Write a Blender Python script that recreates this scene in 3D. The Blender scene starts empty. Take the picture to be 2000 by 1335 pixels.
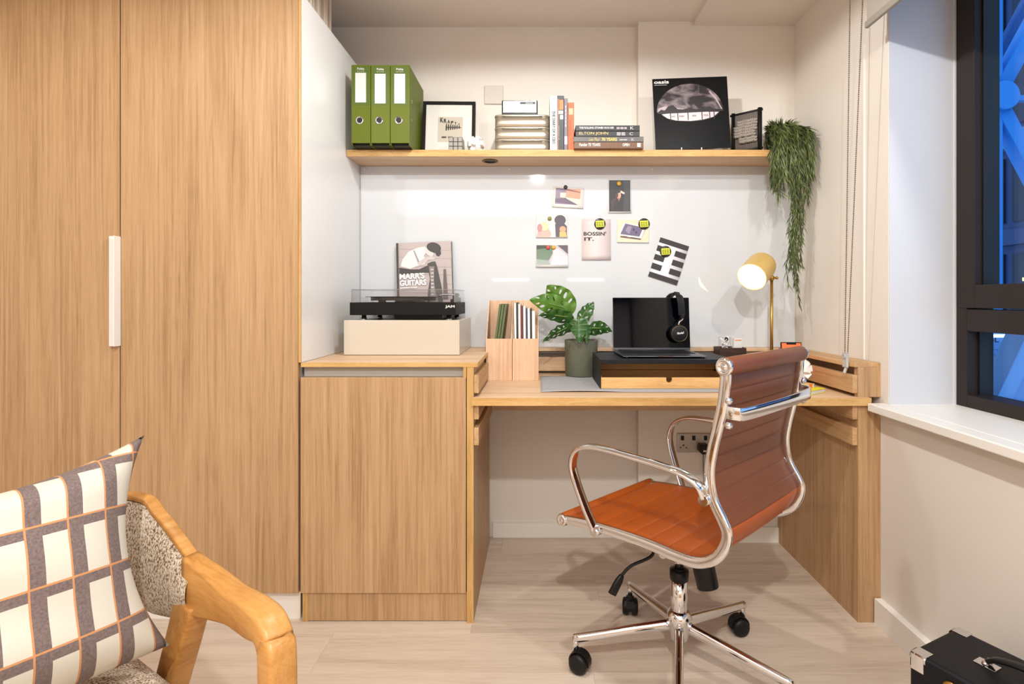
import bpy, bmesh, math, random
from mathutils import Vector, Matrix, Quaternion
random.seed(7)
scene = bpy.context.scene
COL = scene.collection
V = Vector
PI = math.pi
F = 1042.0          # focal length in pixels of the 2000 px wide frame
H = 1.07            # eye height

# ------------------------------------------------------------------ camera, world, lights, exposure
cam_data = bpy.data.cameras.new('camera')
cam = bpy.data.objects.new('camera', cam_data)
COL.objects.link(cam)
cam.location = (0, 0, H)
cam.rotation_euler = (PI / 2, 0, 0)
cam_data.sensor_width = 36.0
cam_data.lens = F / 2000 * 36
cam_data.shift_x = -0.025
cam_data.shift_y = -0.04125
cam_data.clip_start = 0.05
scene.camera = cam

world = bpy.data.worlds.new('dusk')
scene.world = world
world.use_nodes = True
wn = world.node_tree
wn.nodes['Background'].inputs[0].default_value = (0.24, 0.44, 0.78, 1)
wn.nodes['Background'].inputs[1].default_value = 1.6

scene.view_settings.view_transform = 'Standard'
scene.view_settings.look = 'None'
scene.view_settings.exposure = 0.0
scene.view_settings.gamma = 1.0
scene.view_settings.use_curve_mapping = False

def lamp(name, kind, loc, power, color, size=0.1, rot=(0, 0, 0), size_y=None, spot=None, blend=0.5):
    d = bpy.data.lights.new(name, kind)
    d.energy = power
    d.color = color
    if kind == 'AREA':
        d.size = size
        if size_y:
            d.shape = 'RECTANGLE'
            d.size_y = size_y
        else:
            d.shape = 'DISK'
    else:
        d.shadow_soft_size = size
    if kind == 'SPOT':
        d.spot_size = spot
        d.spot_blend = blend
    o = bpy.data.objects.new(name, d)
    o.location = loc
    o.rotation_euler = rot
    COL.objects.link(o)
    return o

WARM = (0.98, 1.0, 0.98)
DOWNLIGHTS = [(0.0, 1.24, 13), (0.0, -0.43, 34), (-1.25, 0.4, 7.5), (0.95, 0.45, 12)]
for i, (x, y, w) in enumerate(DOWNLIGHTS):
    lamp('downlight_lamp', 'SPOT', (x, y, 2.262), w * 3.1, WARM, 0.03, spot=math.radians(172), blend=0.12)
lamp('room_fill', 'AREA', (-0.5, -1.4, 2.2), 52, (0.98, 1.0, 1.0), 2.6, size_y=2.2)  # unseen soft fill added behind the camera, no fixture belongs to it

# ------------------------------------------------------------------ colours and materials
def lin(c):
    out = []
    for v in c[:3]:
        v = v / 255.0
        out.append(v / 12.92 if v <= 0.04045 else ((v + 0.055) / 1.055) ** 2.4)
    return (out[0], out[1], out[2], 1.0)

MATS = {}
def mat(name, rgb, rough=0.5, metal=0.0, spec=0.5, coat=0.0, emit=None, estr=0.0, trans=0.0, noise=None, bump=None):
    """noise=(scale, amount): subtle tone variation; bump=(scale, strength)"""
    if name in MATS:
        return MATS[name]
    m = bpy.data.materials.new(name)
    m.use_nodes = True
    nt = m.node_tree
    b = nt.nodes['Principled BSDF']
    c = lin(rgb)
    b.inputs['Base Color'].default_value = c
    b.inputs['Roughness'].default_value = rough
    b.inputs['Metallic'].default_value = metal
    b.inputs['Specular IOR Level'].default_value = spec
    b.inputs['Coat Weight'].default_value = coat
    b.inputs['Transmission Weight'].default_value = trans
    if emit:
        b.inputs['Emission Color'].default_value = lin(emit)
        b.inputs['Emission Strength'].default_value = estr
    tc = nt.nodes.new('ShaderNodeTexCoord')
    if noise:
        n = nt.nodes.new('ShaderNodeTexNoise')
        n.inputs['Scale'].default_value = noise[0]
        n.inputs['Detail'].default_value = 6
        nt.links.new(tc.outputs['Object'], n.inputs['Vector'])
        mx = nt.nodes.new('ShaderNodeMix')
        mx.data_type = 'RGBA'
        a = noise[1]
        mx.inputs[6].default_value = tuple(v * (1 - a) for v in c[:3]) + (1,)
        mx.inputs[7].default_value = tuple(min(1, v * (1 + a)) for v in c[:3]) + (1,)
        nt.links.new(n.outputs['Fac'], mx.inputs[0])
        nt.links.new(mx.outputs[2], b.inputs['Base Color'])
    if bump:
        n2 = nt.nodes.new('ShaderNodeTexNoise')
        n2.inputs['Scale'].default_value = bump[0]
        n2.inputs['Detail'].default_value = 3
        nt.links.new(tc.outputs['Object'], n2.inputs['Vector'])
        bp = nt.nodes.new('ShaderNodeBump')
        bp.inputs['Strength'].default_value = bump[1]
        bp.inputs['Distance'].default_value = 0.002
        nt.links.new(n2.outputs['Fac'], bp.inputs['Height'])
        nt.links.new(bp.outputs['Normal'], b.inputs['Normal'])
    MATS[name] = m
    return m

def wood(name, dark, mid, light, axis='Z', across=26.0, along=1.1, rough=0.45, vary=0.0, world=False, contrast=1.0):
    if name in MATS:
        return MATS[name]
    m = bpy.data.materials.new(name)
    m.use_nodes = True
    nt = m.node_tree
    L = nt.links.new
    b = nt.nodes['Principled BSDF']
    b.inputs['Roughness'].default_value = rough
    b.inputs['Specular IOR Level'].default_value = 0.35
    if world:
        g = nt.nodes.new('ShaderNodeNewGeometry')
        src = g.outputs['Position']
    else:
        tc = nt.nodes.new('ShaderNodeTexCoord')
        src = tc.outputs['Object']
    oi = nt.nodes.new('ShaderNodeObjectInfo')
    off = nt.nodes.new('ShaderNodeVectorMath')
    off.operation = 'MULTIPLY_ADD'
    off.inputs[1].default_value = (1, 1, 1)
    sc = nt.nodes.new('ShaderNodeVectorMath')
    sc.operation = 'SCALE'
    sc.inputs[0].default_value = (7.3, 3.1, 5.7)
    L(oi.outputs['Random'], sc.inputs['Scale'])
    L(src, off.inputs[0])
    L(sc.outputs[0], off.inputs[2])
    def mapped(ac, al):
        mp = nt.nodes.new('ShaderNodeMapping')
        s = [ac, ac, ac]
        s['XYZ'.index(axis)] = al
        mp.inputs['Scale'].default_value = s
        L(off.outputs[0], mp.inputs['Vector'])
        return mp.outputs[0]
    n1 = nt.nodes.new('ShaderNodeTexNoise')
    n1.inputs['Scale'].default_value = 1.0
    n1.inputs['Detail'].default_value = 7
    n1.inputs['Roughness'].default_value = 0.62
    n1.inputs['Distortion'].default_value = 0.7
    L(mapped(across, along), n1.inputs['Vector'])
    n2 = nt.nodes.new('ShaderNodeTexNoise')
    n2.inputs['Scale'].default_value = 1.0
    n2.inputs['Detail'].default_value = 2
    L(mapped(across * 6, along * 9), n2.inputs['Vector'])
    n3 = nt.nodes.new('ShaderNodeTexNoise')
    n3.inputs['Scale'].default_value = 1.0
    n3.inputs['Detail'].default_value = 2
    n3.inputs['Distortion'].default_value = 1.2
    L(mapped(across * 0.14, along * 0.6), n3.inputs['Vector'])
    def math_(op, a, bb):
        q = nt.nodes.new('ShaderNodeMath')
        q.operation = op
        for k, x in enumerate((a, bb)):
            if isinstance(x, (int, float)):
                q.inputs[k].default_value = x
            else:
                L(x, q.inputs[k])
        return q.outputs[0]
    f = math_('MULTIPLY', n1.outputs['Fac'], 0.55)
    f = math_('ADD', f, math_('MULTIPLY', n2.outputs['Fac'], 0.22))
    f = math_('ADD', f, math_('MULTIPLY', n3.outputs['Fac'], 0.23))
    if vary:
        f = math_('ADD', f, math_('MULTIPLY', math_('SUBTRACT', oi.outputs['Random'], 0.5), vary))
    cr = nt.nodes.new('ShaderNodeValToRGB')
    e = cr.color_ramp.elements
    w = 0.16 / contrast
    e[0].position = 0.5 - w
    e[0].color = lin(dark)
    e[1].position = 0.5 + w
    e[1].color = lin(light)
    q = e.new(0.5)
    q.color = lin(mid)
    L(f, cr.inputs[0])
    L(cr.outputs[0], b.inputs['Base Color'])
    bp = nt.nodes.new('ShaderNodeBump')
    bp.inputs['Strength'].default_value = 0.12
    bp.inputs['Distance'].default_value = 0.001
    L(n2.outputs['Fac'], bp.inputs['Height'])
    L(bp.outputs['Normal'], b.inputs['Normal'])
    MATS[name] = m
    return m

def glassy(name, rgb, mixfac=0.08, rough=0.02):
    """thin clear sheet: mostly transparent with a mirror share"""
    if name in MATS:
        return MATS[name]
    m = bpy.data.materials.new(name)
    m.use_nodes = True
    nt = m.node_tree
    nt.nodes.remove(nt.nodes['Principled BSDF'])
    out = nt.nodes['Material Output']
    t = nt.nodes.new('ShaderNodeBsdfTransparent')
    t.inputs[0].default_value = lin(rgb)
    g = nt.nodes.new('ShaderNodeBsdfGlossy')
    g.inputs['Roughness'].default_value = rough
    fr = nt.nodes.new('ShaderNodeLayerWeight')
    pw = nt.nodes.new('ShaderNodeMath'); pw.operation = 'POWER'; pw.inputs[1].default_value = 4.0
    nt.links.new(fr.outputs['Facing'], pw.inputs[0])
    ad = nt.nodes.new('ShaderNodeMath')
    ad.operation = 'MULTIPLY_ADD'
    ad.inputs[1].default_value = 0.45
    ad.inputs[2].default_value = mixfac
    nt.links.new(pw.outputs[0], ad.inputs[0])
    mx = nt.nodes.new('ShaderNodeMixShader')
    nt.links.new(ad.outputs[0], mx.inputs[0])
    nt.links.new(t.outputs[0], mx.inputs[1])
    nt.links.new(g.outputs[0], mx.inputs[2])
    nt.links.new(mx.outputs[0], out.inputs[0])
    MATS[name] = m
    return m

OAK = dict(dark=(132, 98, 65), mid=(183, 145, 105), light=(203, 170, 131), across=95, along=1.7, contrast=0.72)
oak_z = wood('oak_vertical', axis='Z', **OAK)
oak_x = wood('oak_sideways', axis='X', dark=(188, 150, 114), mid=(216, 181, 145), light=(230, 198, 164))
oak_y = wood('oak_lengthways', axis='Y', dark=(150, 110, 70), mid=(190, 150, 106), light=(212, 175, 130))
oak_edge = wood('oak_edge_banding', (176, 132, 76), (204, 160, 98), (220, 180, 122), axis='X', across=60, along=6)
oak_edge_v = wood('oak_edge_banding_upright', (168, 126, 72), (196, 154, 94), (212, 172, 116), axis='Z', across=60, along=3)
file_wood = wood('pale_ash_veneer', (196, 152, 118), (222, 182, 148), (236, 202, 170), axis='Z', across=90, along=3)
bamboo = wood('bamboo', (206, 152, 92), (228, 178, 116), (240, 196, 138), axis='X', across=90, along=5)
chair_wood = wood('honey_beech', (160, 104, 46), (190, 134, 70), (208, 154, 88), axis='X', across=40, along=5, rough=0.35)
floor_wood = wood('floor_oak_vinyl', (176, 156, 138), (206, 187, 168), (220, 203, 186), axis='X', across=30, along=1.6, rough=0.42, vary=0.08, contrast=0.8)
wall_paint = mat('warm_white_wall_paint', (226, 217, 207), 0.65, noise=(3, 0.015), bump=(300, 0.05))
ceil_paint = mat('ceiling_paint', (228, 217, 206), 0.8)
trim_paint = mat('white_satin_trim', (235, 229, 221), 0.4)
board_m = mat('glossy_whiteboard', (210, 211, 213), 0.04, spec=0.35)
panel_m = mat('white_laminate', (232, 229, 226), 0.25)
chrome = mat('polished_chrome', (225, 225, 228), 0.06, metal=1.0)
steel = mat('brushed_steel', (170, 160, 150), 0.35, metal=1.0)
black = mat('black_plastic', (14, 14, 15), 0.4, spec=0.3)
blacksoft = mat('black_satin', (17, 15, 14), 0.55, spec=0.2)
white_p = mat('white_paper', (218, 215, 211), 0.6)

# ------------------------------------------------------------------ builders
ROOTM = {}
def tag(o, label=None, cat=None, group=None, kind=None):
    if label: o['label'] = label
    if cat: o['category'] = cat
    if group: o['group'] = group
    if kind: o['kind'] = kind
    return o

def thing(name, loc, label, cat, group=None, rz=0.0):
    o = bpy.data.objects.new(name, None)
    o.empty_display_size = 0.05
    o.location = loc
    o.rotation_euler = (0, 0, rz)
    COL.objects.link(o)
    ROOTM[o.name] = Matrix.Translation(V(loc)) @ Matrix.Rotation(rz, 4, 'Z')
    return tag(o, label, cat, group)

def rootof(o):
    while o.parent:
        o = o.parent
    return o

def P(px, py, d):
    """world point seen at pixel (px,py) at depth d"""
    return V(((px - 1050) / F * d, d, H - (py - 585) / F * d))

def cr(points, n=8, closed=False):
    """Catmull-Rom resampling"""
    pts = [V(p) for p in points]
    out = []
    N = len(pts)
    segs = N if closed else N - 1
    for i in range(segs):
        if closed:
            p0, p1, p2, p3 = pts[(i - 1) % N], pts[i], pts[(i + 1) % N], pts[(i + 2) % N]
        else:
            p1, p2 = pts[i], pts[i + 1]
            p0 = pts[i - 1] if i > 0 else p1 * 2 - p2
            p3 = pts[i + 2] if i + 2 < N else p2 * 2 - p1
        for k in range(n):
            t = k / n
            out.append(0.5 * ((2 * p1) + (p2 - p0) * t + (2 * p0 - 5 * p1 + 4 * p2 - p3) * t * t + (3 * p1 - p0 - 3 * p2 + p3) * t ** 3))
    if not closed:
        out.append(pts[-1])
    return out

class B:
    def __init__(s):
        s.bm = bmesh.new()
        s.mi = 0
        s.uv = None
    def _f(s, vs, smooth=False):
        try:
            f = s.bm.faces.new(vs)
        except ValueError:
            return None
        f.material_index = s.mi
        f.smooth = smooth
        return f
    def box(s, x0, x1, y0, y1, z0, z1):
        return s.hexa([V((x0, y0, z0)), V((x1, y0, z0)), V((x1, y1, z0)), V((x0, y1, z0)),
                       V((x0, y0, z1)), V((x1, y0, z1)), V((x1, y1, z1)), V((x0, y1, z1))])
    def hexa(s, p):
        v = [s.bm.verts.new(q) for q in p]
        for idx in ((0, 3, 2, 1), (4, 5, 6, 7), (0, 1, 5, 4), (1, 2, 6, 5), (2, 3, 7, 6), (3, 0, 4, 7)):
            s._f([v[i] for i in idx])
        return s
    def obox(s, c, ex, ey, ez):
        """oriented box: centre, three half-extent vectors"""
        c, ex, ey, ez = V(c), V(ex), V(ey), V(ez)
        return s.hexa([c - ex - ey - ez, c + ex - ey - ez, c + ex + ey - ez, c - ex + ey - ez,
                       c - ex - ey + ez, c + ex - ey + ez, c + ex + ey + ez, c - ex + ey + ez])
    def ring(s, c, a, b, n, ra, rb=None):
        rb = ra if rb is None else rb
        return [s.bm.verts.new(c + a * (ra * math.cos(2 * PI * i / n)) + b * (rb * math.sin(2 * PI * i / n))) for i in range(n)]
    def join(s, r0, r1, smooth=True):
        n = len(r0)
        for i in range(n):
            s._f([r0[i], r0[(i + 1) % n], r1[(i + 1) % n], r1[i]], smooth)
    def cyl(s, p0, p1, r0, r1=None, n=24, caps=True):
        p0, p1 = V(p0), V(p1)
        r1 = r0 if r1 is None else r1
        d = (p1 - p0).normalized()
        a = d.orthogonal().normalized()
        b = d.cross(a)
        q0, q1 = s.ring(p0, a, b, n, r0), s.ring(p1, a, b, n, r1)
        s.join(q0, q1)
        if caps:
            s._f(list(reversed(q0)))
            s._f(q1)
        return s
    def lathe(s, profile, c=(0, 0, 0), axis=(0, 0, 1), n=32, cap0=True, cap1=True):
        """profile: list of (radius, height along axis)"""
        c, d = V(c), V(axis).normalized()
        a = d.orthogonal().normalized()
        b = d.cross(a)
        rs = [s.ring(c + d * h, a, b, n, max(r, 1e-5)) for r, h in profile]
        for i in range(len(rs) - 1):
            s.join(rs[i], rs[i + 1])
        if cap0: s._f(list(reversed(rs[0])))
        if cap1: s._f(rs[-1])
        return s
    def tube(s, pts, r, n=10, closed=False, flat=1.0, up=None):
        """round (or flattened) tube along points; r scalar or list"""
        pts = [V(p) for p in pts]
        N = len(pts)
        rr = r if isinstance(r, (list, tuple)) else [r] * N
        rings = []
        prev = V(up) if up is not None else None
        for i in range(N):
            if closed:
                t = (pts[(i + 1) % N] - pts[i - 1]).normalized()
            else:
                t = (pts[min(i + 1, N - 1)] - pts[max(i - 1, 0)]).normalized()
            if up is not None:
                a = V(up)
                a = (a - t * a.dot(t)).normalized()
            else:
                if prev is None: prev = t.orthogonal()
                a = (prev - t * prev.dot(t)).normalized()
                prev = a
            b = t.cross(a)
            rings.append(s.ring(pts[i], a, b, n, rr[i], rr[i] * flat))
        for i in range(N - 1):
            s.join(rings[i], rings[i + 1])
        if closed:
            s.join(rings[-1], rings[0])
        else:
            s._f(list(reversed(rings[0])))
            s._f(rings[-1])
        return s
    def sweep(s, pts, w, h, up=(0, 0, 1), rnd=0.25):
        """rounded rectangular bar along points. w across, h along up."""
        pts = [V(p) for p in pts]
        N = len(pts)
        ww = w if isinstance(w, (list, tuple)) else [w] * N
        hh = h if isinstance(h, (list, tuple)) else [h] * N
        uu = up if isinstance(up, list) else [up] * N
        rings = []
        for i in range(N):
            t = (pts[min(i + 1, N - 1)] - pts[max(i - 1, 0)]).normalized()
            a = V(uu[i])
            a = (a - t * a.dot(t)).normalized()
            b = t.cross(a)
            W, Hh = ww[i] / 2, hh[i] / 2
            k = min(W, Hh) * rnd
            loop = []
            for sx, sy, ph in ((1, 1, 0), (-1, 1, 90), (-1, -1, 180), (1, -1, 270)):
                for q in (0, 45, 90):
                    an = math.radians(ph + q)
                    loop.append(s.bm.verts.new(pts[i] + b * (sx * (W - k) + k * math.cos(an)) + a * (sy * (Hh - k) + k * math.sin(an))))
            rings.append(loop)
        for i in range(N - 1):
            s.join(rings[i], rings[i + 1])
        s._f(list(reversed(rings[0])))
        s._f(rings[-1])
        return s
    def prism(s, poly, vec):
        """poly: list of 3D points (planar), extruded along vec"""
        vec = V(vec)
        a = [s.bm.verts.new(V(p)) for p in poly]
        b = [s.bm.verts.new(V(p) + vec) for p in poly]
        s._f(list(reversed(a)))
        s._f(b)
        n = len(a)
        for i in range(n):
            s._f([a[i], a[(i + 1) % n], b[(i + 1) % n], b[i]])
        return s
    def poly(s, pts):
        s._f([s.bm.verts.new(V(p)) for p in pts])
        return s
    def ball(s, c, r, sx=1, sy=1, sz=1, nu=20, nv=12, rot=None):
        c = V(c)
        rings = []
        for j in range(1, nv):
            ph = PI * j / nv
            row = []
            for i in range(nu):
                th = 2 * PI * i / nu
                p = V((math.sin(ph) * math.cos(th) * sx, math.sin(ph) * math.sin(th) * sy, math.cos(ph) * sz)) * r
                if rot: p = rot @ p
                row.append(s.bm.verts.new(c + p))
            rings.append(row)
        for a, b in zip(rings, rings[1:]):
            s.join(b, a)
        tp, bt = V((0, 0, r * sz)), V((0, 0, -r * sz))
        if rot: tp, bt = rot @ tp, rot @ bt
        t, q = s.bm.verts.new(c + tp), s.bm.verts.new(c + bt)
        for i in range(nu):
            s._f([rings[0][i], rings[0][(i + 1) % nu], t], True)
            s._f([rings[-1][(i + 1) % nu], rings[-1][i], q], True)
        return s
    def grid(s, nu, nv, fn, keep=None, uv=False):
        vs = [[s.bm.verts.new(fn(i / nu, j / nv)) for i in range(nu + 1)] for j in range(nv + 1)]
        if uv and s.uv is None:
            s.uv = s.bm.loops.layers.uv.new('UVMap')
        for j in range(nv):
            for i in range(nu):
                if keep and not keep((i + .5) / nu, (j + .5) / nv):
                    continue
                f = s._f([vs[j][i], vs[j][i + 1], vs[j + 1][i + 1], vs[j + 1][i]], True)
                if uv and f:
                    pass
                    for l, (a, b) in zip(f.loops, ((i, j), (i + 1, j), (i + 1, j + 1), (i, j + 1))):
                        l[s.uv].uv = uv(a / nu, b / nv) if callable(uv) else (a / nu, b / nv)
        return s
    def done(s, name, m, parent=None, bevel=0, smooth=None, local=False, mods=None, recalc=True, solid=0, seg=2,
             label=None, cat=None, group=None, kind=None, origin=None):
        bm = s.bm
        loose = [v for v in bm.verts if not v.link_faces]
        if loose: bmesh.ops.delete(bm, geom=loose, context='VERTS')
        if recalc:
            bmesh.ops.recalc_face_normals(bm, faces=bm.faces)
        o_loc = V((0, 0, 0))
        if parent is not None:
            if not local:
                bm.transform(ROOTM[rootof(parent).name].inverted())
        else:
            if origin is None:
                xs = [v.co for v in bm.verts]
                mn = V((min(v.x for v in xs), min(v.y for v in xs), min(v.z for v in xs)))
                mx = V((max(v.x for v in xs), max(v.y for v in xs), max(v.z for v in xs)))
                origin = V(((mn.x + mx.x) / 2, (mn.y + mx.y) / 2, mn.z))
            bm.transform(Matrix.Translation(-V(origin)))
            o_loc = V(origin)
        if smooth is not None:
            for f in bm.faces: f.smooth = smooth
        me = bpy.data.meshes.new(name)
        bm.to_mesh(me)
        bm.free()
        ms = m if isinstance(m, (list, tuple)) else [m]
        for q in ms: me.materials.append(q)
        o = bpy.data.objects.new(name, me)
        COL.objects.link(o)
        o.location = o_loc
        if parent is not None:
            o.parent = parent
        else:
            ROOTM[o.name] = Matrix.Translation(o_loc)
        if solid:
            md = o.modifiers.new('thickness', 'SOLIDIFY'); md.thickness = solid; md.offset = 0
        if bevel:
            md = o.modifiers.new('bevel', 'BEVEL'); md.width = bevel; md.segments = seg; md.limit_method = 'ANGLE'; md.angle_limit = 0.6
            md.harden_normals = False
        tag(o, label, cat, group, kind)
        return o

def copy_tree(o, parent=None):
    c = o.copy()
    COL.objects.link(c)
    c.parent = parent
    for ch in [k for k in bpy.data.objects if k.parent == o]:
        copy_tree(ch, c)
    return c

def text(txt, O, ux, uy, w, h, m, parent, name='lettering', lift=0.0006, bold=0.0, shear=0.0, depth=0.0001):
    """text filling a w x h rectangle whose lower-left corner is O"""
    cu = bpy.data.curves.new('t', 'FONT')
    cu.body = txt
    cu.size = 1
    cu.offset = bold
    cu.shear = shear
    cu.resolution_u = 3
    cu.extrude = 0
    tmp = bpy.data.objects.new('t', cu)
    COL.objects.link(tmp)
    dg = bpy.context.evaluated_depsgraph_get()
    me = bpy.data.meshes.new_from_object(tmp.evaluated_get(dg))
    bpy.data.objects.remove(tmp)
    bpy.data.curves.remove(cu)
    xs = [v.co.x for v in me.vertices]
    ys = [v.co.y for v in me.vertices]
    x0, x1, y0, y1 = min(xs), max(xs), min(ys), max(ys)
    ux, uy = V(ux).normalized(), V(uy).normalized()
    n = ux.cross(uy)
    inv = ROOTM[rootof(parent).name].inverted()
    for v in me.vertices:
        p = V(O) + ux * ((v.co.x - x0) / (x1 - x0) * w) + uy * ((v.co.y - y0) / (y1 - y0) * h) + n * lift
        v.co = inv @ p
    me.materials.clear()
    me.materials.append(m)
    me.name = name
    o = bpy.data.objects.new(name, me)
    COL.objects.link(o)
    o.parent = parent
    return o

def scribble(O, ux, uy, w, h, m, parent, rows=2, words=3, lift=0.0006):
    """print too small to read: rows of short dashes"""
    ux, uy = V(ux).normalized(), V(uy).normalized()
    n = ux.cross(uy)
    b = B()
    rnd = random.Random(int(w * 1e5) + rows)
    rh = h / rows
    for r in range(rows):
        x = 0
        for k in range(words):
            ww = w / words * rnd.uniform(.7, .92)
            o = V(O) + uy * (rh * (rows - 1 - r)) + ux * x + n * lift
            b.poly([o, o + ux * ww, o + ux * ww + uy * rh * .62, o + uy * rh * .62])
            x += w / words
    return b.done('small_print', m, parent, recalc=False)

def printed(O, ux, uy, polys, parent, name='print', lift=0.0004, step=0.00025, rough=0.35):
    """flat printed artwork: polys = [(rgb, [(x,y),...])] later ones above earlier ones"""
    ux, uy = V(ux), V(uy)
    n = ux.cross(uy).normalized()
    b = B()
    ms, idx = [], {}
    for k, (rgb, pts) in enumerate(polys):
        key = 'ink_%d_%d_%d' % tuple(rgb)
        if key not in idx:
            idx[key] = len(ms)
            ms.append(mat(key, rgb, rough))
        b.mi = idx[key]
        b.poly([V(O) + ux * x + uy * y + n * (lift + step * k) for x, y in pts])
    return b.done(name, ms, parent, recalc=False)

def ell(cx, cy, rx, ry, n=20, a0=0, a1=360, rot=0):
    out = []
    for i in range(n + (0 if a1 - a0 == 360 else 1)):
        a = math.radians(a0 + (a1 - a0) * i / n)
        x, y = rx * math.cos(a), ry * math.sin(a)
        c, s_ = math.cos(math.radians(rot)), math.sin(math.radians(rot))
        out.append((cx + x * c - y * s_, cy + x * s_ + y * c))
    return out
def rect(x0, y0, x1, y1):
    return [(x0, y0), (x1, y0), (x1, y1), (x0, y1)]

# ------------------------------------------------------------------ room shell
YW, YP, YB = 2.415, 2.366, 2.356       # back wall, pier, face of the whiteboard
XR, XS = 1.138, -0.785                 # right wall, white side panel
ZC = 2.303
fl = thing('floor', (-0.5, 0, 0), None, None)
fl['kind'] = 'structure'
B().box(-2.65, 1.2, -3.05, 2.5, -0.05, -0.004).done('subfloor', mat('subfloor_dark', (70, 58, 48), 0.8), fl)  # plain dark brown base below the planks
pl = B()
pl.box(-0.62485, 0.62485, -0.09165, 0.09165, -0.004, 0.0)
plank0 = pl.done('plank', floor_wood, fl, local=True, bevel=0.0004, seg=1)
row = 0
first = True
y = 2.4465 - 0.0915
rows = 0
while y > -3.0:
    sh = (rows * 0.437) % 1.25
    x = -2.65 - sh + 0.62
    while x < 1.75:
        o = plank0 if first else plank0.copy()
        if not first: COL.objects.link(o)
        first = False
        o.location = (x + 0.5, y, 0)
        o.parent = fl
        x += 1.25
    y -= 0.1835
    rows += 1

s = 'structure'
def wall_box(name, boxes, m=wall_paint, kind=s):
    b = B()
    for q in boxes: b.box(*q)
    return b.done(name, m, None, kind=kind)
wall_box('wall_back', [(-2.65, 0.447, YW, YW + 0.1, 0, ZC), (0.447, 1.4, YP, YW + 0.1, 0, ZC)])
wall_box('wall_left', [(-2.75, -2.65, -3.05, YW + 0.1, 0, ZC)])
wall_box('wall_front', [(-2.75, 1.5, -3.15, -3.05, 0, ZC)])
WY0, WY1, WZ0, WZ1 = -0.6, 1.731, 0.731, 2.25
wall_box('wall_right', [(XR, 1.44, -3.05, WY1, 0, WZ0 - 0.02), (XR, 1.44, WY1, YW, 0, ZC), (XR, 1.44, -3.05, WY0, WZ0 - 0.02, ZC),
                        (XR, 1.44, WY0, WY1, WZ1, ZC)])
wall_box('ceiling', [(-2.75, 0.69, -3.15, YW + 0.1, ZC, ZC + 0.06), (0.69, 1.5, -3.15, YW + 0.1, ZC - 0.019, ZC + 0.06)], ceil_paint)
wall_box('baseboard_back', [(-0.2, 0.447, YW - 0.014, YW, 0, 0.066), (0.433, 1.07, YP - 0.014, YP, 0, 0.066)], trim_paint)
wall_box('baseboard_right', [(XR - 0.024, XR, -3.05, 1.765, 0, 0.083)], trim_paint)
tr = B().box(XR - 0.004, XR, 1.855, 1.861, 0.862, 1.96)
tr.done('trim_1', trim_paint, None, kind=s)

# window sill and window
B().box(XR - 0.055, XR, -0.65, 1.752, WZ0 - 0.026, WZ0).box(XR, 1.36, WY0, WY1, WZ0 - 0.02, WZ0).done('trim_2', trim_paint, None, kind=s, bevel=0.003)
XF, XG = 1.354, 1.413
fr_m = mat('dark_bronze_window_frame', (44, 36, 33), 0.45, spec=0.2)
win = thing('window_1', (XF, 0.6, WZ0), None, None); win['kind'] = s
b = B()
b.box(XF, 1.44, 1.684, WY1, WZ0, WZ1)
b.box(XF, 1.44, WY0, WY0 + 0.08, WZ0, WZ1)
b.box(XF, 1.44, WY0 + 0.08, 1.684, WZ0, 0.770)
b.box(XF, 1.44, WY0 + 0.08, 1.684, 0.9714, 1.040)
b.box(XF, 1.44, WY0 + 0.08, 1.684, 2.2, WZ1)
b.done('window_frame', fr_m, win, bevel=0.002)
b = B()
b.box(XF - 0.004, 1.43, 1.650, 1.712, 1.044, 2.2)
b.box(XF - 0.004, 1.43, 0.52, 1.650, 1.044, 1.116)
b.box(XF - 0.004, 1.43, 0.46, 0.52, 1.044, 2.2)
b.box(XF - 0.004, 1.43, 0.52, 1.650, 2.14, 2.2)
b.done('sash', fr_m, win, bevel=0.002)
b = B()
b.box(XF + 0.03, 1.43, WY0 + 0.08, 0.44, 1.044, 1.10).box(XF + 0.03, 1.43, 0.40, 0.455, 1.044, 2.2)
b.done('sash', fr_m, win)
gl = glassy('window_glass', (250, 253, 255), 0.02)
B().box(XG, XG + 0.006, 0.5, 1.655, 1.10, 2.16).done('pane', gl, win)
B().box(XG, XG + 0.006, WY0 + 0.05, 0.46, 1.06, 2.2).done('pane', gl, win)
B().box(XG, XG + 0.006, WY0 + 0.07, 1.69, 0.765, 0.98).done('pane', gl, win)
gasket = mat('black_gasket', (10, 10, 12), 0.5)
B().box(XF + 0.02, XG + 0.008, 1.644, 1.65, 1.116, 2.14).box(XF + 0.035, XG + 0.008, 1.676, 1.684, 0.77, 0.9714).done('gasket', gasket, win)
B().box(XR + 0.001, XF, WY1 - 0.003, WY1 + 0.0, WZ0, WZ1).box(XF - 0.006, XF + 0.001, WY1 - 0.006, WY1, WZ0, WZ1).done('trim_3', mat('white_reveal', (206, 206, 210), 0.5), None, kind=s)

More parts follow.
